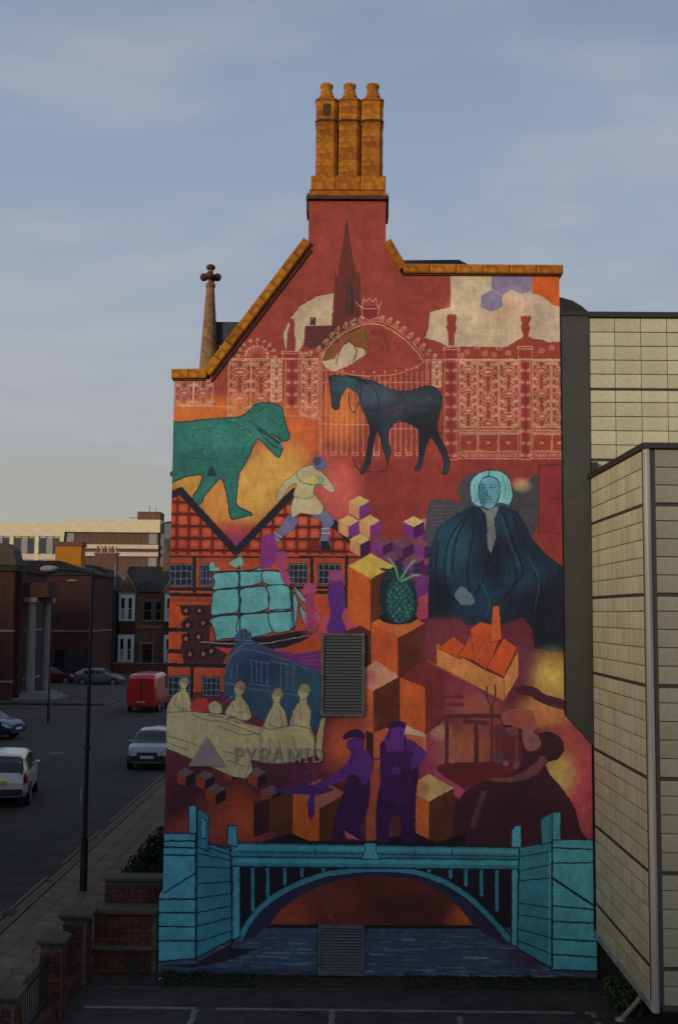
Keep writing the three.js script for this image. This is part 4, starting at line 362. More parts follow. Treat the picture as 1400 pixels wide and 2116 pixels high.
// ---------------------------------------------------------------- the painted building
const hall = thing('painted_building', 'tall gabled building with a colourful mural over its end wall and orange chimney', 'building');
{
  const out = [[-3.21, .03], [-3.21, 1.33], [-3.15, 1.36], [-3.15, 10.36], [-2.54, 10.38], [-.77, 12.8], [-.77, 13.7], [.635, 13.7], [.635, 12.86], [.93, 12.33], [3.77, 12.33], [3.785, 4.47], [4.255, 3.96], [4.255, .7], [4.305, .68], [4.305, .03]];
  const s = new THREE.Shape(out.map((p) => new THREE.Vector2(...p))), geo = new THREE.ExtrudeGeometry(s, { depth: .5, bevelEnabled: false }).translate(0, 0, -.5), p = geo.attributes.position, uv = geo.attributes.uv;
  for (let i = 0; i < p.count; i++) uv.setXY(i, (p.getX(i) + 3.25) / 7.6, (p.getY(i) - 0) / 13.8);
  const w = part('wall', geo, M.mural, hall); w.userData.label = 'end wall covered by a mural of gates, horse, dinosaur, ship and bridge';
  part('footing', bx(-3.23, 4.3, -.2, .03, -.5, .012), M.brick[1], hall);
  part('body', merge([bx(-3.1, 4.2, -.2, 10.3, -22, -.51)]), M.brickFar, hall);
  const roof = part('roof', prism([[-2.9, 10.3], [-.1, 13.3], [1.0, 12.7], [3.7, 12.0], [3.7, 10.3]], -22, -.51), M.slate, hall);
  part('back_roof', prism([[1.0, 12.2], [1.0, 13.56], [2.26, 13.58], [3.0, 13.2], [3.3, 12.2]], -9, -3), M.slateBlue, roof);
  // terracotta coping stones
  const r = rng(11);
  const stone = (x0, y0, x1, y1, h, lean = 0) => { const L = Math.hypot(x1 - x0, y1 - y0), c = part('coping_stone', chamfer(L - .008, h, .64, .018), pick(M.terracotta, r), hall, [(x0 + x1) / 2, (y0 + y1) / 2, -.235]); c.rotation.z = Math.atan2(y1 - y0, x1 - x0); return c; };
  const run = (x0, y0, x1, y1, n, h) => { for (let i = 0; i < n; i++) { const a = i / n, b = (i + 1) / n; stone(x0 + (x1 - x0) * a, y0 + (y1 - y0) * a, x0 + (x1 - x0) * b, y0 + (y1 - y0) * b, h); } };
  run(-3.2, 10.455, -2.56, 10.47, 2, .17); run(-2.57, 10.47, -.785, 12.93, 9, .17); run(.655, 12.93, .95, 12.42, 1, .15); run(.95, 12.42, 3.83, 12.415, 6, .165);
  part('coping_shade_strip', bx(-3.17, -2.6, 10.34, 10.372, -.5, .035), M.sootAndShade, hall); part('coping_shade_strip', bx(.93, 3.8, 12.305, 12.335, -.5, .035), M.sootAndShade, hall);  // dark strips: the shadow below the coping put into colour
  const shadeStripL = Math.hypot(1.78, 2.44), shadeStrip = part('coping_shade_strip', chamfer(shadeStripL, .03, .54, .004), M.sootAndShade, hall, [-1.60, 11.545, -.235]); shadeStrip.rotation.z = Math.atan2(2.45, 1.785);  // sloping strip of the same painted coping shadow
  // chimney: three octagonal flues of terracotta blocks
  const ch = part('chimney', bx(-.76, .625, 13.702, 13.9, -.56, .02), M.terracotta[1], hall);
  part('string_course', bx(-.815, .685, 13.70, 13.765, -.6, .085), M.sootAndShade, ch); part('string_course', bx(-.8, .665, 13.77, 13.81, -.59, .07), M.terracotta[3], ch);
  part('bracket', bx(.64, .685, 13.44, 13.69, -.5, -.05), M.sootAndShade, ch); part('bracket', bx(-.815, -.775, 13.5, 13.69, -.5, -.05), M.sootAndShade, ch);
  for (let k = 0; k < 3; k++) part('base_block', chamfer(.45, .27, .62, .014), M.terracotta[k % 3], ch, [-.51 + k * .456, 14.015, -.26]);
  const sq = (w, h, c, du = 0) => { const q = metreUV(new THREE.ExtrudeGeometry(new THREE.Shape([[-w, -w + c], [-w + c, -w], [w - c, -w], [w, -w + c], [w, w - c], [w - c, w], [-w + c, w], [-w, w - c]].map((p) => new THREE.Vector2(...p))), { depth: h, bevelEnabled: false }).rotateX(-Math.PI / 2).translate(0, -h / 2, 0)), u = q.attributes.uv; for (let i = 0; i < u.count; i++) u.setXY(i, u.getX(i) + du, u.getY(i) + du * 1.7); return q; };
  const oct = (r0, r1, h) => metreUV(new THREE.CylinderGeometry(r0, r1, h, 8).rotateY(Math.PI / 8).toNonIndexed());
  const og = [0, 1, 2, 3].map((k) => sq(.198 - (k % 2) * .002, .112, .062, k * .37)), band = sq(.212, .03, .066), band2 = sq(.206, .035, .066), head = [0, 1, 2].map((k) => sq(.2, .118, .064, k * .41)), crown = sq(.213, .035, .066), cap = oct(.15, .215, .06);
  part('spine', bx(-.6, .53, 14.152, 15.6, -.4, -.3), M.terracotta[3], ch);
  const potShape = new THREE.LatheGeometry([[.0, 0], [.155, 0], [.152, .04], [.13, .1], [.106, .17], [.1, .22], [.118, .245], [.12, .295], [.098, .31], [.078, .31], [.074, .1], [0, .1]].map((q) => new THREE.Vector2(...q)), 12);
  [-.462, -.042, .378].forEach((x, f) => {
    let y = 14.155; for (let i = 0; i < 9; i++, y += .1145) part('flue_block', og[(i * 3 + f) % 4], pick(M.terracotta, r), ch, [x, y + .056, -.26]);
    part('flue_band', band2, M.terracotta[3], ch, [x, 15.2, -.26]); part('flue_band', band, M.sootAndShade, ch, [x, 15.243, -.26]);
    for (let i = 0; i < 3; i++) part('flue_block', head[(i + f) % 3], pick(M.terracotta, r), ch, [x, 15.33 + i * .1195, -.26]);
    part('flue_crown', crown, M.terracotta[3], ch, [x, 15.65, -.26]); part('flue_cap', cap, M.terracotta[0], ch, [x, 15.703, -.26]);
    part('chimney_pot', potShape, M.terracotta[(f + 2) % 3], ch, [x + (f - 1) * .01, 15.71, -.26]);
  });
  part('vent_grille', bx(-.53, -.39, 15.33, 15.56, -.09, -.054), M.sootAndShade, ch).userData.label = 'dark brick patch let into the flue head';
  part('bracket', bx(-3.19, -3.15, 8.62, 8.7, -.12, -.02), M.darkMetal, hall);
  // street gable behind, with its pinnacle and finial
  const pin = part('pinnacle', oct(.085, .21, 1.85), M.stone, hall, [-2.92, 12.05, -3.0]);
  const ball = new THREE.SphereGeometry(.085, 12, 9); part('neck', oct(.11, .1, .07), M.stone, pin, [0, .94, 0]); part('stem', cyl(.05, .06, .34, 8, [0, .95, 0]), M.stone, pin);
  part('finial_knob', ball.clone().scale(1.15, .8, 1.15), M.sootAndShade, pin, [.0, 1.33, 0]); for (const [dx, dz] of [[-.14, 0], [.14, 0], [0, .14], [0, -.14]]) part('finial_knob', ball, M.sootAndShade, pin, [dx, 1.12, dz]);
  part('wing_roof', prism([[-2.88, 10.3], [-2.88, 12.25], [2.0, 12.25], [2.0, 10.3]], -5.2, -3.1), M.slateBlue, hall); part('wing_wall', bx(-2.7, -2.45, 10.3, 11.7, -3.09, -2.9), M.stoneWhite, hall);
}
function louvre(x0, x1, y0, y1, n, label) {
  const o = thing('louvre_vent', label, 'vent', [(x0 + x1) / 2, y0, .002], 0), w = x1 - x0, h = y1 - y0, f = .045;
  part('backing', bx(-w / 2, w / 2, 0, h, 0, .006), M.blackHole, o);
  for (const s of [-1, 1]) part('frame_rail', bx(s > 0 ? w / 2 - f : -w / 2, s > 0 ? w / 2 : -w / 2 + f, 0, h, .006, .07), M.louvreFrame, o);
  for (const y of [0, h - f]) part('frame_rail', bx(-w / 2 + f, w / 2 - f, y, y + f, .006, .068), M.louvreFrame, o);
  const sl = new THREE.BoxGeometry(w - 2 * f, .004, .062); for (let i = 0; i < n; i++) part('slat', sl, M.louvre, o, [0, f + (i + .5) * (h - 2 * f) / n, .036], [.72, 0, 0]);
  return o;
}
louvre(-.46, .3, 4.41, 5.85, 25, 'grey louvred vent in the middle of the mural, above the purple workers');
louvre(-.46, .32, .04, .87, 15, 'grey louvred vent at the foot of the mural, on the painted water');
{ // triangle and letters fixed on the wall
  const s = thing('letter_sign', 'grey triangle with the word PYRAMID in raised letters on the painted table', 'sign', [-2.43, 3.53, .012]);
  part('triangle', prism([[-.32, 0], [.315, 0], [-.01, .515]], 0, .03), M.signGrey, s);
  const font = await new FontLoader().loadAsync('fonts/droid/droid_sans_regular.typeface.json'); let x = .455;
  for (const c of 'PYRAMID') { const q = new TextGeometry(c, { font, size: .245, depth: .024, curveSegments: 5, bevelEnabled: false }); q.computeBoundingBox(); part('letter', metreUV(q), M.signGrey, s, [x, .08, 0]); x += q.boundingBox.max.x + .038; }
}

// ---------------------------------------------------------------- clad buildings on the right
function cladFace(parent, name, u0, u1, v0, v1, cols, rowAt, place, mats, r, thick, vgap = .012) {
  const cw = (u1 - u0) / cols, cache = {}; let strip;
  for (let i = 0; i < rowAt.length - 1; i++) for (let k = 0; k < cols; k++) {
    const h = rowAt[i + 1] - rowAt[i], big = thick.includes(i) ? .06 : .014, key = [h.toFixed(3), big].join(), g = cache[key] ??= chamfer(cw - vgap, h - .007 - big / 2, .03, .003);
    if (big > .05 && !k) { const j = part('joint_strip', strip ??= new THREE.BoxGeometry(u1 - u0, .045, .012), M.seamDark, parent); place(j, (u0 + u1) / 2, rowAt[i + 1] - .026); j.translateZ(.01); }
    const m = part(name, g, pick(mats, r), parent); m.rotation.z = 0; place(m, u0 + (k + .5) * cw, (rowAt[i] + rowAt[i + 1]) / 2 - big / 4 + (r() - .5) * .004); m.rotation.z = (r() - .5) * .006;
  }
}
{
  const r = rng(21);
  const link = thing('link_block', 'plain dark grey rendered strip between the mural wall and the cream building', 'building');
  part('wall', bx(3.77, 4.3, -.2, 11.6, -14, -.05), M.greyRender, link); part('cap', bx(3.79, 4.3, 11.6, 11.67, -14, -.02), M.darkMetal, link); part('roof', prism([[3.9, 11.671], [3.9, 12.8], [4.38, 12.79], [4.62, 12.72], [4.8, 12.61], [4.95, 12.48], [4.95, 11.671]], -9, -3), M.iron, link);
  const back = thing('cream_building', 'cream panelled building rising behind the lower clad block', 'building');
  part('wall', bx(4.304, 16, -.2, 11.58, -14, -.13), M.seam, back); part('cap', bx(4.304, 16, 11.58, 11.67, -14, -.03), M.darkMetal, back);
  const rows = []; for (let i = 0; i <= 12; i++) rows.push(11.57 - (12 - i) * .2575);
  cladFace(back, 'panel', 4.31, 7.13, 0, 0, 6, rows, (m, x, y) => m.position.set(x, y, -.112), M.cream, r, [6, 1]);
  part('gutter_end', bx(4.31, 4.42, 8.78, 8.92, -.1, .02), M.darkMetal, back);
  part('base_cladding', bx(4.31, 12, -.1, 2.4, -.128, -.1), M.render2, back);
  const front = thing('clad_block', 'lower block with pale panelled side and grey boarded front, raised off the ground', 'building');
  part('core', bx(4.277, 9, .78, 8.62, .1, 3.61), M.seam, front); part('parapet_cap', bx(4.235, 9, 8.62, 8.7, .0, 3.73), M.darkMetal, front);
  const yr = []; for (let i = 0; i <= 30; i++) yr.push(8.61 - (30 - i) * .26);
  const pv = (m, z, y) => { m.position.set(4.286, y, z); m.rotation.y = -Math.PI / 2; };
  cladFace(front, 'panel', .12, 3.5, 0, 0, 10, yr, pv, M.cream, r, [26, 21, 16, 11, 6, 1], .03);
  const bg = chamfer(4.5, .248, .03, .003), bg2 = chamfer(4.5, .2, .03, .003); for (let i = 0; i < 30; i++) { const th = i % 5 === 1; part('board', th ? bg2 : bg, pick(M.clad, r), front, [6.68, (yr[i] + yr[i + 1]) / 2 - (th ? .024 : 0), 3.645]); if (th) part('joint_strip', bx(4.43, 8.93, yr[i + 1] - .052, yr[i + 1] - .006, 3.63, 3.642), M.seamDark, front); }
  part('corner_trim', cyl(.055, .055, 7.9, 14, [4.315, .72, 3.64]), M.trim, front); part('base_rail', bx(4.245, 4.3, .74, .84, .08, 3.66), M.trim, front); part('base_rail', bx(4.4, 9, .74, .82, 3.6, 3.67), M.seamDark, front); part('corner_shadow_strip', bx(4.375, 4.43, .8, 8.6, 3.62, 3.655), M.seamDark, front);  // dark corner strip gives the shadow of the gap as colour
  const st = thing('prop_post', 'pale slanting post propping the underside of the clad block', 'post'); part('post', tube([[4.24, 0, 1.9], [4.42, .42, 2.25], [4.55, .8, 2.5]], .035, 8), M.trim, st); part('foot', cyl(.07, .08, .03, 10, [4.235, 0, 1.89]), M.trim, st);
}

// ---------------------------------------------------------------- brick walls, pillars and railings beside the pavement
const bricks = (parent, x0, x1, y0, y1, z, turn, r) => { // courses of brick slips laid on a core; turn: 0 faces +z, 1 faces +x
  const full = bricks.g ??= [chamfer(.215, .065, .03, .004), chamfer(.1025, .065, .03, .004)]; let row = 0;
  for (let y = y0; y + .065 <= y1 + .01; y += .075, row++) { let x = x0; let first = row % 2; while (x + .1 <= x1 + .005) { const half = first || x + .215 > x1 + .005, w = half ? .1025 : .215; first = 0; const m = part('brick', full[half ? 1 : 0], pick(M.brick, r), parent), q = x + w / 2; m.position.set(turn ? z : q, y + .0325, turn ? q : z); if (turn) m.rotation.y = Math.PI / 2; x += w + .01; } }
};
{
  const r = rng(31), w = thing('low_brick_wall', 'stepped low red brick wall with stone ledges joining the mural building', 'wall');
  part('core', bx(-4.33, -3.24, -.1, 1.0, -.42, -.03), M.mortar, w); bricks(w, -4.33, -3.24, .02, .98, -.026, 0, r); part('ledge', chamfer(1.2, .08, .5, .012), M.capstone, w, [-3.8, 1.042, -.2]); part('ledge', chamfer(1.16, .06, .14, .01), M.capstone, w, [-3.8, .45, .05]);
  part('upper_core', bx(-4.25, -3.18, .9, 1.44, -.8, -.47), M.mortar, w); bricks(w, -4.25, -3.18, 1.09, 1.43, -.467, 0, r); part('upper_ledge', chamfer(1.13, .07, .42, .012), M.capstone, w, [-3.71, 1.478, -.63]);
  part('opening_plate', bx(-3.75, -3.55, .06, .36, -.012, .004), M.darkMetal, w); for (let i = 0; i < 5; i++) part('opening_bar', bx(-3.74, -3.56, .09 + i * .055, .105 + i * .055, .004, .012), M.darkMetal, w);  // dark plate and bars added in place of the dark opening below the ledge
  const spec = [[.44, .4, .56, 'wide red brick gate pillar with stone cap beside the stepped wall'], [1.97, .34, .44, 'narrower red brick pillar with stone cap at the end of the railings'], [4.45, .38, .46, 'red brick pillar with stone cap at the corner of the car park']];
  for (const [z, sw, cw, label] of spec) {
    const p = thing('brick_pillar', label, 'pillar', [-4.5, 0, z], 0, 'brick pillars along the car park edge'); part('core', bx(-sw / 2 + .01, sw / 2 - .01, -.1, 1.06, -sw / 2 + .01, sw / 2 - .01), M.mortar, p);
    bricks(p, -sw / 2, sw / 2, .02, 1.04, sw / 2, 0, r); bricks(p, -sw / 2 + .02, sw / 2 - .02, .02, 1.04, sw / 2, 1, r);
    part('neck', chamfer(cw - .1, .05, cw - .1, .01), M.capstone, p, [0, 1.085, 0]); part('cap', chamfer(cw, .06, cw, .012), M.capstone, p, [0, 1.14, 0]); part('cap_top', new THREE.CylinderGeometry(.08, cw * .66, .1, 4).rotateY(Math.PI / 4), M.capstone, p, [0, 1.22, 0]);
  }
  for (const [z0, z1, label] of [[2.2, 4.2, 'black iron railing between two brick pillars'], [.7, 1.76, 'short black iron railing beside the wide gate pillar']]) {
    const p = thing('railing', label, 'railing', [-4.5, 0, (z0 + z1) / 2], 0, 'railings at the car park edge'), L = z1 - z0; part('dwarf_wall', bx(-.11, .11, -.1, .2, -L / 2, L / 2), M.brick[1], p);
    for (const y of [.3, .86]) part('rail', bx(-.012, .012, y, y + .04, -L / 2, L / 2), M.iron, p); const n = Math.round(L / .11), bar = cyl(.009, .009, .76, 6), tip = new THREE.ConeGeometry(.018, .07, 6);
    for (let i = 0; i < n; i++) { const z = -L / 2 + (i + .5) * L / n, b = part('bar', bar, M.iron, p, [0, .22, z]); part('spike', tip, M.iron, b, [0, .79, 0]); }
  }
}
function leafCloud(n, fn, size, seed) { const r = rng(seed), P = [], N = [], v = new THREE.Vector3(), a = new THREE.Vector3(), b = new THREE.Vector3(); for (let i = 0; i < n; i++) { const c = fn(r), s = size * (.6 + r() * .8); a.set(r() - .5, r() - .5, r() - .5).normalize(); b.set(r() - .5, r() - .5, r() - .5).cross(a).normalize(); const q = [[-.5, 0], [0, -.28], [.5, 0], [0, .28]].map(([p, o]) => v.set(...c).addScaledVector(a, p * s).addScaledVector(b, o * s).toArray()); const nn = a.clone().cross(b).toArray(); for (const k of [0, 1, 2, 0, 2, 3]) { P.push(...q[k]); N.push(...nn); } } const g = new THREE.BufferGeometry(); g.setAttribute('position', new THREE.Float32BufferAttribute(P, 3)); g.setAttribute('normal', new THREE.Float32BufferAttribute(N, 3)); g.setAttribute('uv', new THREE.Float32BufferAttribute(new Float32Array(P.length / 3 * 2), 2)); return g; }
{
  const h = thing('hedge', 'dark clipped hedge behind the stepped brick wall', 'hedge', [-3.85, 0, -3.4]);
  part('foliage', leafCloud(9000, (r) => { const z = (r() - .5) * 5, t = r(), top = 1.35 + .12 * noise.noise(z * 2, 3, 1) + .08 * noise.noise(z * 7, 1, 4); return [(r() - .5) * (.9 - .2 * t), .05 + t * top + r() * .08, z]; }, .09, 41), M.leafDark, h); part('stems', merge([-2, -1.2, -.4, .4, 1.2, 2].map((z) => cyl(.02, .035, .9, 6, [0, 0, z]))), M.bark, h);
  const wd = part('weeds', leafCloud(3400, (r) => { const x = r() < .55 ? -3.1 + r() * 1.6 : r() < .6 ? 1 + r() * 3.2 : -1.5 + r() * 5.6, d = Math.pow(r(), 2.2) * .6, hgt = Math.max(.02, .16 * (noise.noise(x * 2.2, 4, 2) + .25)) * (1 - d); return [x, .015 + r() * hgt, .04 + d]; }, .05, 43), M.leaf, scene); info(wd, 'low weeds and moss along the foot of the mural wall', 'weeds').userData.kind = 'stuff';
  const w2 = thing('shrub', 'small straggly shrub under the raised clad block', 'shrub', [4.45, 0, 1.2]); part('foliage', leafCloud(900, (r) => { const a = r() * 6.3, q = Math.sqrt(r()) * .4; return [q * Math.cos(a) * .7, .02 + r() * .4 * (1 - q), q * Math.sin(a) * 1.6]; }, .08, 44), M.leaf2, w2); part('stems', cyl(.012, .02, .25, 6), M.bark, w2);
  const lt = thing('litter', 'small crumpled white scrap lying at the wall corner', 'litter', [-3.1, .012, .3]); { const q = new THREE.IcosahedronGeometry(.05, 1); const pp = q.attributes.position; for (let i = 0; i < pp.count; i++) { const f = .7 + .5 * noise.noise(pp.getX(i) * 40, pp.getY(i) * 40, pp.getZ(i) * 40); pp.setXYZ(i, pp.getX(i) * f, Math.abs(pp.getY(i) * f), pp.getZ(i) * f); } q.computeVertexNormals(); part('scrap', q, M.litter, lt); }
}

// ---------------------------------------------------------------- street lamps
function lamp(x, z, h, arm, headL, dir, label) {
  const o = thing('street_lamp', label, 'street lamp', [x, 0, z], 0, 'street lamps'); part('base', cyl(.075, .085, 1.15, 14), M.iron, o); part('door', bx(-.04, .04, .45, .8, .08, .094), M.darkMetal, o);
  part('pole', cyl(.034, .05, h - 1.15, 12, [0, 1.15, 0]), M.iron, o); part('arm', tube([[0, h - .05, 0], [dir * arm * .4, h + .02, 0], [dir * arm, h + .05, 0]], .03), M.iron, o);
  const hd = new THREE.SphereGeometry(1, 18, 10).scale(headL / 2, .085, .13).translate(dir * (arm + headL / 2), h + .05, 0), l = part('lamp_head', hd, M.trim, o); part('bowl', new THREE.SphereGeometry(1, 16, 8, 0, 6.3, 1.6, 1.5).scale(headL / 2.6, .1, .11).translate(dir * (arm + headL / 2), h + .04, 0), M.glassSky, l); return o;
}
{ const a = lamp(-5.84, -5.72, 7.1, .77, .43, -1, 'dark street lamp on the near pavement with small notice'); part('notice', bx(-.1, -.09, 1.9, 2.2, -.09, .09), M.plateW, a); part('bracket', cyl(.07, .07, .1, 10, [0, 3.1, 0]), M.darkMetal, a);
  lamp(-16.5, -42.5, 7.82, .8, .54, 1, 'street lamp on the far pavement before the brick hall with columns'); }

// ---------------------------------------------------------------- buildings up the street
function sash(parent, x, y, z, w, h, frame, o = {}) { // a window: frame, panes
  const f = o.f ?? .07, win = part('window', merge([bx(x - w / 2, x - w / 2 + f, y, y + h, z, z + .08), bx(x + w / 2 - f, x + w / 2, y, y + h, z, z + .08), bx(x - w / 2 + f, x + w / 2 - f, y, y + f, z, z + .08), bx(x - w / 2 + f, x + w / 2 - f, y + h - f, y + h, z, z + .08), bx(x - w / 2 + f, x + w / 2 - f, y + h / 2 - .03, y + h / 2 + .03, z, z + .07)]), frame, parent);
  part('pane', bx(x - w / 2 + f, x + w / 2 - f, y + f, y + h / 2 - .03, z + .005, z + .025), o.pane ?? M.glassDark, win); part('pane', bx(x - w / 2 + f, x + w / 2 - f, y + h / 2 + .03, y + h - f, z + .005, z + .025), M.glassDark, win);
  if (o.sill) part('sill', bx(x - w / 2 - .08, x + w / 2 + .08, y - .12, y, z - .02, z + .16), M.stoneWhite, win); return win;
}
{ // brick hall with columns
  const b = thing('brick_hall', 'dark red brick hall with pale columns and slate hipped roof', 'building');
  part('wall', bx(-44, -23.3, -.1, 9.1, -66.5, -58), M.brickFar, b); part('cornice', bx(-44.2, -23.1, 8.95, 9.3, -66.7, -57.8), M.render2, b);
  for (const y of [1.2, 4.7]) part('string_course', bx(-44, -23.28, y, y + .16, -66.5, -57.93), M.stoneWhite, b);
  part('parapet', merge([bx(-26.2, -23.2, 9.35, 9.75, -61, -57.9), prism([[-25.6, 9.75], [-25.4, 10.5], [-24.9, 10.85], [-24.0, 10.9], [-23.5, 10.5], [-23.3, 9.75]], -60, -58)]), M.capstone, b);
  part('roof', new THREE.CylinderGeometry(3.2, 5.6, 1.5, 4, 1).rotateY(Math.PI / 4).scale(2.4, 1, 1).translate(-34.5, 10.05, -62.3), M.slate, b);
  for (const x of [-25.1, -27.8, -30.5]) { sash(b, x, 5.4, -57.99, 1.1, 2.4, M.render2, { sill: 1 }); sash(b, x, 1.8, -57.99, 1.1, 2.2, M.render2, { sill: 1 }); }
  part('pier', bx(-23.28, -22.9, -.1, 8.9, -59.4, -58.6), M.brickFar, b);
  for (const [x, z] of [[-22.45, -59.6], [-21.7, -61.0]]) { const c = part('column', cyl(.3, .36, 6.3, 18, [x, .5, z]), M.stoneWhite, b); part('base', bx(x - .48, x + .48, 0, .5, z - .48, z + .48), M.stoneWhite, c); part('capital', bx(x - .45, x + .45, 6.8, 7.15, z - .45, z + .45), M.stoneWhite, c); }
  part('entablature', bx(-23.29, -21.25, 7.15, 8.2, -61.6, -59.1), M.brickFar, b); for (let i = 0; i < 3; i++) part('step', bx(-23.29, -21 + i * .3, -.1, .45 - i * .15, -61.8 - i * .2, -58.9 + i * .3), M.stoneWhite, b);
}
{ // brick building beyond
  const b = thing('brick_block', 'plain red brick block with pale band and orange chimney stack', 'building');
  part('wall', bx(-34, -22.9, -.1, 9.4, -89, -80), M.brickFar, b); part('string_course', bx(-34, -22.84, 4.35, 4.5, -89, -79.93), M.stoneWhite, b); part('gutter', bx(-34, -22.7, 9.4, 9.55, -89, -79.8), M.render2, b);
  part('roof', prism([[-34, 9.55], [-31, 10.7], [-26, 10.7], [-22.7, 9.55]], -88.8, -79.9), M.slate, b);
  const c = part('chimney_stack', bx(-26.7, -24.35, 9.6, 12.1, -83.2, -81.6), M.terracotta[2], b); part('stack_cap', bx(-26.8, -24.25, 12.1, 12.5, -83.3, -81.5), M.brickBrown, c);
  for (const x of [-25.6, -24.1]) sash(b, x, .6, -79.99, 1.0, 2.2, M.render2, { sill: 1 }); part('downpipe', cyl(.06, .06, 9.3, 8, [-22.8, 0, -79.85]), M.darkMetal, b); part('gate', bx(-25.1, -23.2, 0, 2.9, -79.97, -79.9), M.render2, b);
}
{ // terrace facing the street end
  const hs = thing('slate_house', 'dark end house with slate roof, pot row and white bargeboard', 'house'); part('wall', bx(-32, -23.6, -.1, 8.2, -104, -93), M.render2, hs);
  part('roof', prism([[-32, 8.2], [-32, 10.9], [-26.2, 10.9], [-23.5, 8.2]], -103.9, -92.9), M.slate, hs); part('bargeboard', bx(-23.62, -23.45, 8.4, 10.9, -92.95, -92.8), M.stoneWhite, hs);
  const st = part('chimney_stack', bx(-26.6, -24.3, 10.4, 12.2, -98, -97), M.brickBrown, hs); part('stack_cap', bx(-26.7, -24.2, 12.2, 12.35, -98.1, -96.9), M.stone, st); for (let i = 0; i < 6; i++) part('chimney_pot', cyl(.11, .14, .7, 10, [-26.4 + i * .38, 12.35, -97.5]), i % 2 ? M.potPale : M.pot, st);
  let n = 0; for (const x0 of [-23.45, -18.75]) {
    const h = thing('terrace_house', n++ ? 'brick terrace house with white bays, half hidden by the mural wall' : 'brick terrace house with white bay windows behind the red van', 'house', [x0, 0, -95], 0, 'terrace houses'), W = 4.65;
    part('wall', bx(0, W, -.1, 8.2, -9, 0), M.brickBrown, h); part('roof', metreUV(new THREE.ExtrudeGeometry(new THREE.Shape([[.2, 8.2], [-4.5, 11.0], [-9.2, 8.2]].map((q) => new THREE.Vector2(...q))), { depth: W - .01, bevelEnabled: false }).rotateY(-Math.PI / 2).translate(W - .005, 0, 0)), M.slate, h);
    const bay = part('bay', bx(.1, 1.65, 0, 7.95, 0, .7), M.brick[1], h); for (const y of [1.15, 5.3]) { part('bay_frame', bx(.06, 1.69, y - .1, y + 2.7, .5, .76), M.upvc, bay); sash(bay, .5, y, .765, .6, 2.4, M.upvc, { f: .13, pane: M.curtain }); sash(bay, 1.25, y, .765, .6, 2.4, M.upvc, { f: .13, pane: M.glassSky }); } part('bay_roof', bx(0, 1.75, 7.95, 8.15, 0, .8), M.stoneWhite, bay); part('gable', prism([[0, 8.15], [.88, 9.9], [1.75, 8.15]], .3, .7), M.brickBrown, bay); for (const [a, b] of [[-.1, .88], [1.85, .88]]) part('bargeboard', prism([[a, 8.1], [a, 8.3], [b, 10.1], [b, 9.9]], .7, .78), M.stoneWhite, bay);
    part('porch', bx(2.3, 3.7, 2.9, 3.1, 0, .9), M.stoneWhite, h); part('door', bx(2.55, 3.45, 0, 2.3, 0, .05), M.render2, h); for (const x of [2.35, 3.6]) part('porch_post', bx(x, x + .1, 0, 2.9, .75, .85), M.stoneWhite, h); sash(h, 2.9, 5.3, 0, .95, 2, M.stoneWhite, { sill: 1 }); sash(h, 4.0, 5.3, 0, .7, 2, M.stoneWhite, { sill: 1 }); part('band', bx(1.7, W, 4.5, 4.8, 0, .05), M.stone, h);
    const cs = part('chimney_stack', bx(W - .9, W - .2, 10.2, 12.6, -5.2, -3.6), M.brickBrown, h); for (let i = 0; i < 4; i++) part('chimney_pot', cyl(.1, .13, .55, 8, [W - .55, 12.6, -5 + i * .4]), M.pot, cs); part('downpipe', cyl(.05, .05, 8, 8, [W - .05, 0, .08]), M.stoneWhite, h);
    part('garden_wall', bx(0, W, -.1, 1.0, 2.4, 2.6), M.brick[2], h); part('wall_coping', bx(0, W, 1.0, 1.08, 2.36, 2.64), M.stoneWhite, h);
  }
}
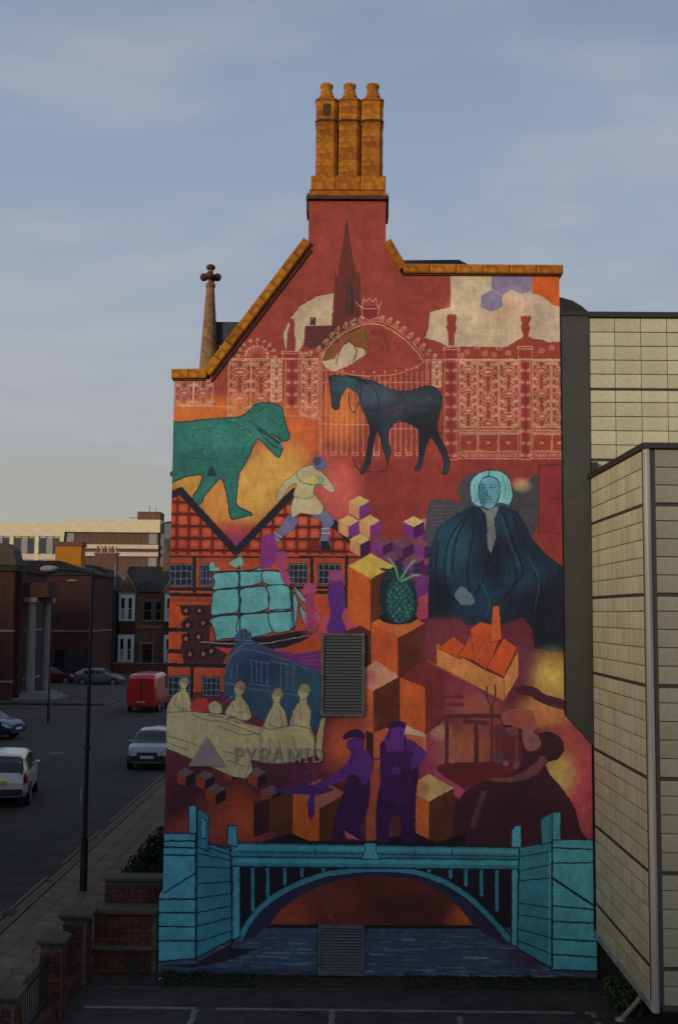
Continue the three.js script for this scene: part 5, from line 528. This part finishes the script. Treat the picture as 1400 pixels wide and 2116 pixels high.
{ // pale office block on the skyline
  const b = thing('office_block', 'long cream office block with brown recessed storey on the skyline', 'building', [0, 0, -150]);
  part('wall', bx(-80, -43.6, -.2, 19.6, -18, 0), M.officeBand, b); part('parapet', bx(-80, -43.4, 17.55, 19.7, -18, .25), M.office, b); part('parapet', bx(-43.4, -28.8, 18.25, 20.2, -18, .25), M.office, b); part('brick_storeys', bx(-43.6, -29, -.2, 18.25, -18, -.3), M.brickBrown, b);
  for (const y of [15.75, 14.6]) part('white_band', bx(-43, -29, y, y + .62, -.3, .1), M.officeBand, b); part('white_band', bx(-80, -43.4, 14.0, 14.7, 0, .2), M.officeBand, b);
  for (let i = 0; i < 9; i++) { const x = -45.2 - i * 3.85; part('pier', bx(x + 1.15, x + 1.75, 8, 17.55, 0, .22), M.office, b); for (let k = 0; k < 3; k++) { const w = part('window', bx(x - 1.95 + k * 1.02, x - 1.0 + k * 1.02, 14.9, 17.3, .02, .1), k === 1 ? M.curtain : M.glassSky, b); part('mullion', bx(x - .99 + k * 1.02, x - .93 + k * 1.02, 14.8, 17.5, .02, .14), M.louvreFrame, w); } }
  for (const x of [-42.6, -29.9]) { part('window', bx(x - .6, x + .6, 16.5, 18.1, -.29, -.2), M.curtain, b); part('window', bx(x - .6, x + .6, 13.1, 14.4, -.29, -.2), M.curtain, b); }
  const pl = part('plant_room', bx(-32.7, -29.2, 20.2, 21.65, -6, -2), M.brickBrown, b); part('aerial', cyl(.05, .05, 1.0, 6, [-31, 21.65, -3]), M.darkMetal, pl); part('aerial', cyl(.05, .05, .7, 6, [-30, 21.65, -3]), M.darkMetal, pl); part('aerial_arm', bx(-34.1, -32.7, 20.7, 20.78, -3, -2.9), M.darkMetal, pl);
  part('stair_tower', merge([bx(-28.8, -26, -.2, 19.7, -10, -.5)]), M.stoneWhite, b); part('tower_roof', new THREE.SphereGeometry(1.6, 14, 6, 0, 6.3, 0, 1.5).scale(1, .35, 1).translate(-27.4, 19.7, -3), M.slate, b); for (let i = 0; i < 4; i++) part('window', bx(-28.2, -27, 6 + i * 3.2, 7.8 + i * 3.2, -.49, -.42), M.glassSky, b);
}
{ // unseen rows added left of and behind the viewer to block the low sun
  let n = 0; for (const [x0, x1, z0, z1, e, rg, label] of [[-34, -20.5, -28, 6, 9.2, 12.4, 'unseen brick row added across the street to shade it'], [-34, -20.5, 7, 44, 9.4, 12.6, 'unseen tall brick row added to shade the foot of the mural'], [-78, -52, -70, -8, 14, 17.5, 'unseen tall brick block added to shade the far street']]) {
    const b = thing('sun_blocking_row', label, 'building', [0, 0, 0], 0); part('wall', bx(x0, x1, -.1, e, z0, z1), M.brickFar, b); part('roof', prism([[x0 - .3, e], [(x0 + x1) / 2, rg], [x1 + .3, e]], z0, z1), M.slate, b); for (let z = z0 + 3; z < z1 - 2; z += 4.5) for (const y of [1, 5]) { const w = part('window', bx(x1 - .01, x1 + .06, y, y + 2, z - .6, z + .6), M.upvc, b); part('pane', bx(x1 + .06, x1 + .07, y + .1, y + 1.9, z - .5, z + .5), M.glassDark, w); }
    for (let z = z0 + 6; z < z1 - 3; z += 11) part('chimney_stack', bx((x0 + x1) / 2 - .9, (x0 + x1) / 2 + .9, rg - 1, rg + 1.4, z - .5, z + .5), M.brickBrown, b); }
}

// ---------------------------------------------------------------- vehicles
function carShell(c) { // c: length profile; returns a surface function and patch maker. x forward, z half width
  const lerp = (tab, x) => { let i = 0; while (i < tab.length - 2 && x > tab[i + 1][0]) i++; const [a, p] = tab[i], [b, q] = tab[i + 1], u = THREE.MathUtils.clamp((x - a) / (b - a), 0, 1); return p + (q - p) * (u * u * (3 - 2 * u) * .5 + u * .5); };
  const at = (x, t) => { const top = lerp(c.top, x), bot = lerp(c.bot, x), w = lerp(c.wide, x) * c.W / 2, belt = Math.min(c.belt, top - .03), cab = THREE.MathUtils.clamp((top - c.belt) / (c.H - c.belt), 0, 1), wr = w * (.93 - .2 * cab * (c.tumble ?? 1));
    const P = [[0, bot], [w * .9, bot], [w * .985, bot + .16], [w, bot + (belt - bot) * .6], [w * .975, belt], [wr + .02, top - .06 - .02 * cab], [wr * .86, top], [0, top + .03 * cab + .01]];
    const s = t * 7, i = Math.min(6, Math.floor(s)), u = s - i; return [P[i][0] + (P[i + 1][0] - P[i][0]) * u, P[i][1] + (P[i + 1][1] - P[i][1]) * u]; };
  const patch = (x0, x1, t0, t1, nx, nt, off = 0, sides = [1, -1]) => { const P = [], I = []; for (const sg of sides) { const base = P.length / 3; for (let i = 0; i <= nx; i++) for (let k = 0; k <= nt; k++) { const x = x0 + (x1 - x0) * i / nx, t = t0 + (t1 - t0) * k / nt, [z, y] = at(x, t), e = .004, [za, ya] = at(x, Math.min(1, t + e)), [zb, yb] = at(x, Math.max(0, t - e)), [zx, yx] = at(x + .02, t), [zw, yw] = at(x - .02, t); const n = new THREE.Vector3(0, ya - yb, za - zb).cross(new THREE.Vector3(.04, yx - yw, zx - zw)).normalize(); if (n.y * (y - .7) + n.z * z < 0 && n.length() > 0) n.negate(); P.push(x + n.x * off, y + n.y * off, sg * (z + n.z * off)); }
      for (let i = 0; i < nx; i++) for (let k = 0; k < nt; k++) { const a = base + i * (nt + 1) + k, b = a + nt + 1; if (sg > 0) I.push(a, a + 1, b, a + 1, b + 1, b); else I.push(a, b, a + 1, a + 1, b, b + 1); } }
    let g = new THREE.BufferGeometry(); g.setAttribute('position', new THREE.Float32BufferAttribute(P, 3)); g.setAttribute('uv', new THREE.Float32BufferAttribute(new Float32Array(P.length / 3 * 2), 2)); g.setIndex(I); g = mergeVertices(g, 1e-4); g.computeVertexNormals(); return g; };
  const cap = (x) => { const P = [], n = 28, c = [x, (at(x, 0)[1] + at(x, 1)[1]) / 2, 0]; for (const sg of [1, -1]) for (let k = 0; k < n; k++) { const a = at(x, k / n), b = at(x, (k + 1) / n), q = [[...c], [x, a[1], sg * a[0]], [x, b[1], sg * b[0]]]; if (sg * x > 0) q.reverse(); P.push(...q.flat()); } const g = new THREE.BufferGeometry(); g.setAttribute('position', new THREE.Float32BufferAttribute(P, 3)); g.setAttribute('uv', new THREE.Float32BufferAttribute(new Float32Array(P.length / 3 * 2), 2)); g.computeVertexNormals(); return g; };
  return { at, patch, cap };
}
const wheelG = {}; function wheel(parent, x, y, z, r) { const g = wheelG[r] ??= { tyre: new THREE.LatheGeometry([[.0, -.09], [r * .62, -.1], [r * .93, -.1], [r, -.07], [r, .07], [r * .93, .1], [r * .62, .1], [0, .09]].map((p) => new THREE.Vector2(...p)), 22).rotateX(Math.PI / 2), rim: merge([new THREE.CylinderGeometry(r * .62, r * .62, .206, 20).rotateX(Math.PI / 2)]) }; const w = part('wheel', g.tyre, M.tyre, parent, [x, y, z]); part('rim', g.rim, M.rim, w); return w; }
function car(name, label, cat, c, paint, pos, turn, group) {
  const o = thing(name, label, cat, [pos[0], -.106, pos[1]], turn, group), s = carShell(c), L = c.L / 2; part('body', merge([s.patch(-L, L, 0, 1, 54, 28), s.cap(-L), s.cap(L)]), paint, o);
  part('bumper', merge([bx(L - .06, L + .02, c.bot[0][1] + .02, c.bot[0][1] + .24, -c.W * .4, c.W * .4)]), c.trim ?? M.plastic, o); part('bumper', bx(-L - .02, -L + .06, c.bot[0][1] + .02, c.bot[0][1] + .24, -c.W * .4, c.W * .4), c.trim ?? M.plastic, o);
  for (const [a, b] of c.side) for (const sg of [1, -1]) part('side_window', s.patch(a, b, 4.12 / 7, 4.88 / 7, 10, 5, .008, [sg]), M.glassDark, o);
  part('windscreen', s.patch(...c.screen, 5.1 / 7, 1, 10, 8, .008), M.glassDark, o); if (c.rear) part('rear_window', s.patch(...c.rear, 5.1 / 7, 1, 8, 8, .008), M.glassDark, o);
  for (const z of [-1, 1]) for (const x of c.axles) { const [w] = s.at(x, .4); part('wheel_arch', new THREE.CylinderGeometry(c.r * 1.16, c.r * 1.16, .04, 22).rotateX(Math.PI / 2), M.plastic, o, [x, c.r + .02, z * (w - .012)]); wheel(o, x, c.r, z * (w - .085), c.r); }
  for (const z of [-1, 1]) { part('headlight', s.patch(L - .42, L - .05, 3.3 / 7, 4.1 / 7, 6, 4, .01, [z]), M.clearLens, o); part('tail_light', s.patch(-L + .03, -L + .26, 3.1 / 7, 4.4 / 7, 5, 5, .012, [z]), M.redLens, o); const m = part('door_mirror', new THREE.SphereGeometry(1, 10, 8).scale(.06, .06, .085), paint, o, [c.mirror, c.belt + .07, z * (c.W / 2 + .02)]); part('door_handle', bx(-.3, -.12, c.belt - .14, c.belt - .11, z > 0 ? c.W / 2 - .03 : -c.W / 2 - .012, z > 0 ? c.W / 2 + .012 : -c.W / 2 + .03), paint, o); m.rotation.y = 0; }
  part('number_plate', bx(L + .02, L + .03, c.bot[0][1] + .14, c.bot[0][1] + .25, -.26, .26), M.plateW, o); part('number_plate', bx(-L - .035, -L - .02, c.plate ?? .8, (c.plate ?? .8) + .11, -.26, .26), M.plateY, o); part('grille', bx(L - .02, L + .012, c.bot[0][1] + .28, c.bot[0][1] + .38, -.4, .4), M.plastic, o); return o;
}
const paint = (r, g, b, m = 0) => { const p = new THREE.MeshPhysicalMaterial({ roughness: .35, metalness: m, clearcoat: .8, clearcoatRoughness: .08 }); p.color.setRGB(r, g, b); return p; };
const hatch = { L: 4.2, W: 1.76, H: 1.47, belt: .92, r: .31, axles: [-1.27, 1.3], top: [[-2.1, .72], [-2.03, .98], [-1.75, 1.26], [-1.3, 1.42], [-.2, 1.47], [.35, 1.42], [1.2, .98], [1.7, .9], [2.0, .76], [2.1, .6]], bot: [[-2.1, .34], [-1.7, .22], [1.7, .22], [2.1, .3]], wide: [[-2.1, .8], [-1.9, .93], [-1.2, 1], [1.1, 1], [1.8, .93], [2.1, .74]], side: [[-1.2, -.28], [-.22, .62]], screen: [.45, 1.16], rear: [-2.0, -1.42], mirror: .75 };
const suv = { ...hatch, L: 4.4, W: 1.84, H: 1.68, belt: 1.02, r: .345, axles: [-1.35, 1.35], top: [[-2.2, .8], [-2.14, 1.1], [-1.95, 1.42], [-1.6, 1.62], [-.3, 1.68], [.3, 1.62], [1.15, 1.12], [1.8, 1.02], [2.1, .86], [2.2, .66]], bot: [[-2.2, .36], [-1.7, .26], [1.7, .26], [2.2, .34]], wide: [[-2.2, .82], [-2, .95], [-1.2, 1], [1.1, 1], [1.9, .94], [2.2, .76]], side: [[-1.72, -1.12], [-1.05, -.2], [-.14, .62]], screen: [.42, 1.1], rear: [-2.13, -1.72], plate: .75 };
car('silver_car', 'silver hatchback parked at the kerb, facing the car park', 'car', hatch, paint(.17, .185, .215, .5), [-7.98, -27.3], -Math.PI / 2 + .02, 'cars on the street');
car('white_car', 'white off-roader driving up the street past the lamp post', 'car', suv, paint(.66, .64, .6), [-11.5, -18.6], Math.PI / 2 + .18, 'cars on the street');
car('blue_car', 'dark blue hatchback waiting at the side road mouth', 'car', hatch, paint(.015, .035, .14, .3), [-18.2, -36.4], -.28, 'cars on the street');
car('grey_car', 'grey car parked sideways before the plain brick block', 'car', hatch, paint(.16, .17, .19, .4), [-21.2, -76.4], .03, 'cars on the street');
car('maroon_car', 'dark red car parked beside the grey car', 'car', hatch, paint(.1, .02, .025, .3), [-25.6, -77.8], .05, 'cars on the street');
{ const van = { ...hatch, L: 5.0, W: 1.95, H: 2.4, belt: 1.2, r: .34, tumble: .45, axles: [-1.55, 1.65], top: [[-2.5, 2.1], [-2.45, 2.28], [-2.1, 2.38], [.6, 2.4], [1.0, 2.3], [1.7, 1.32], [2.3, 1.15], [2.5, .8]], bot: [[-2.5, .4], [-2, .3], [2, .3], [2.5, .36]], wide: [[-2.5, .9], [-2.3, .99], [-1, 1], [1.4, 1], [2.2, .94], [2.5, .8]], side: [[.55, 1.2]], screen: [1.08, 1.62], rear: null, mirror: 1.35, plate: .62, trim: paint(.3, .012, .014) };
  const v = car('red_van', 'red delivery van driving away up the street', 'van', van, paint(.5, .012, .014), [-12.8, -53.1], Math.PI / 2 - .03, 'cars on the street'); part('door_seam', bx(-2.56, -2.5, .6, 2.15, -.012, .012), M.plastic, v);  }

renderer.render(scene, camera);
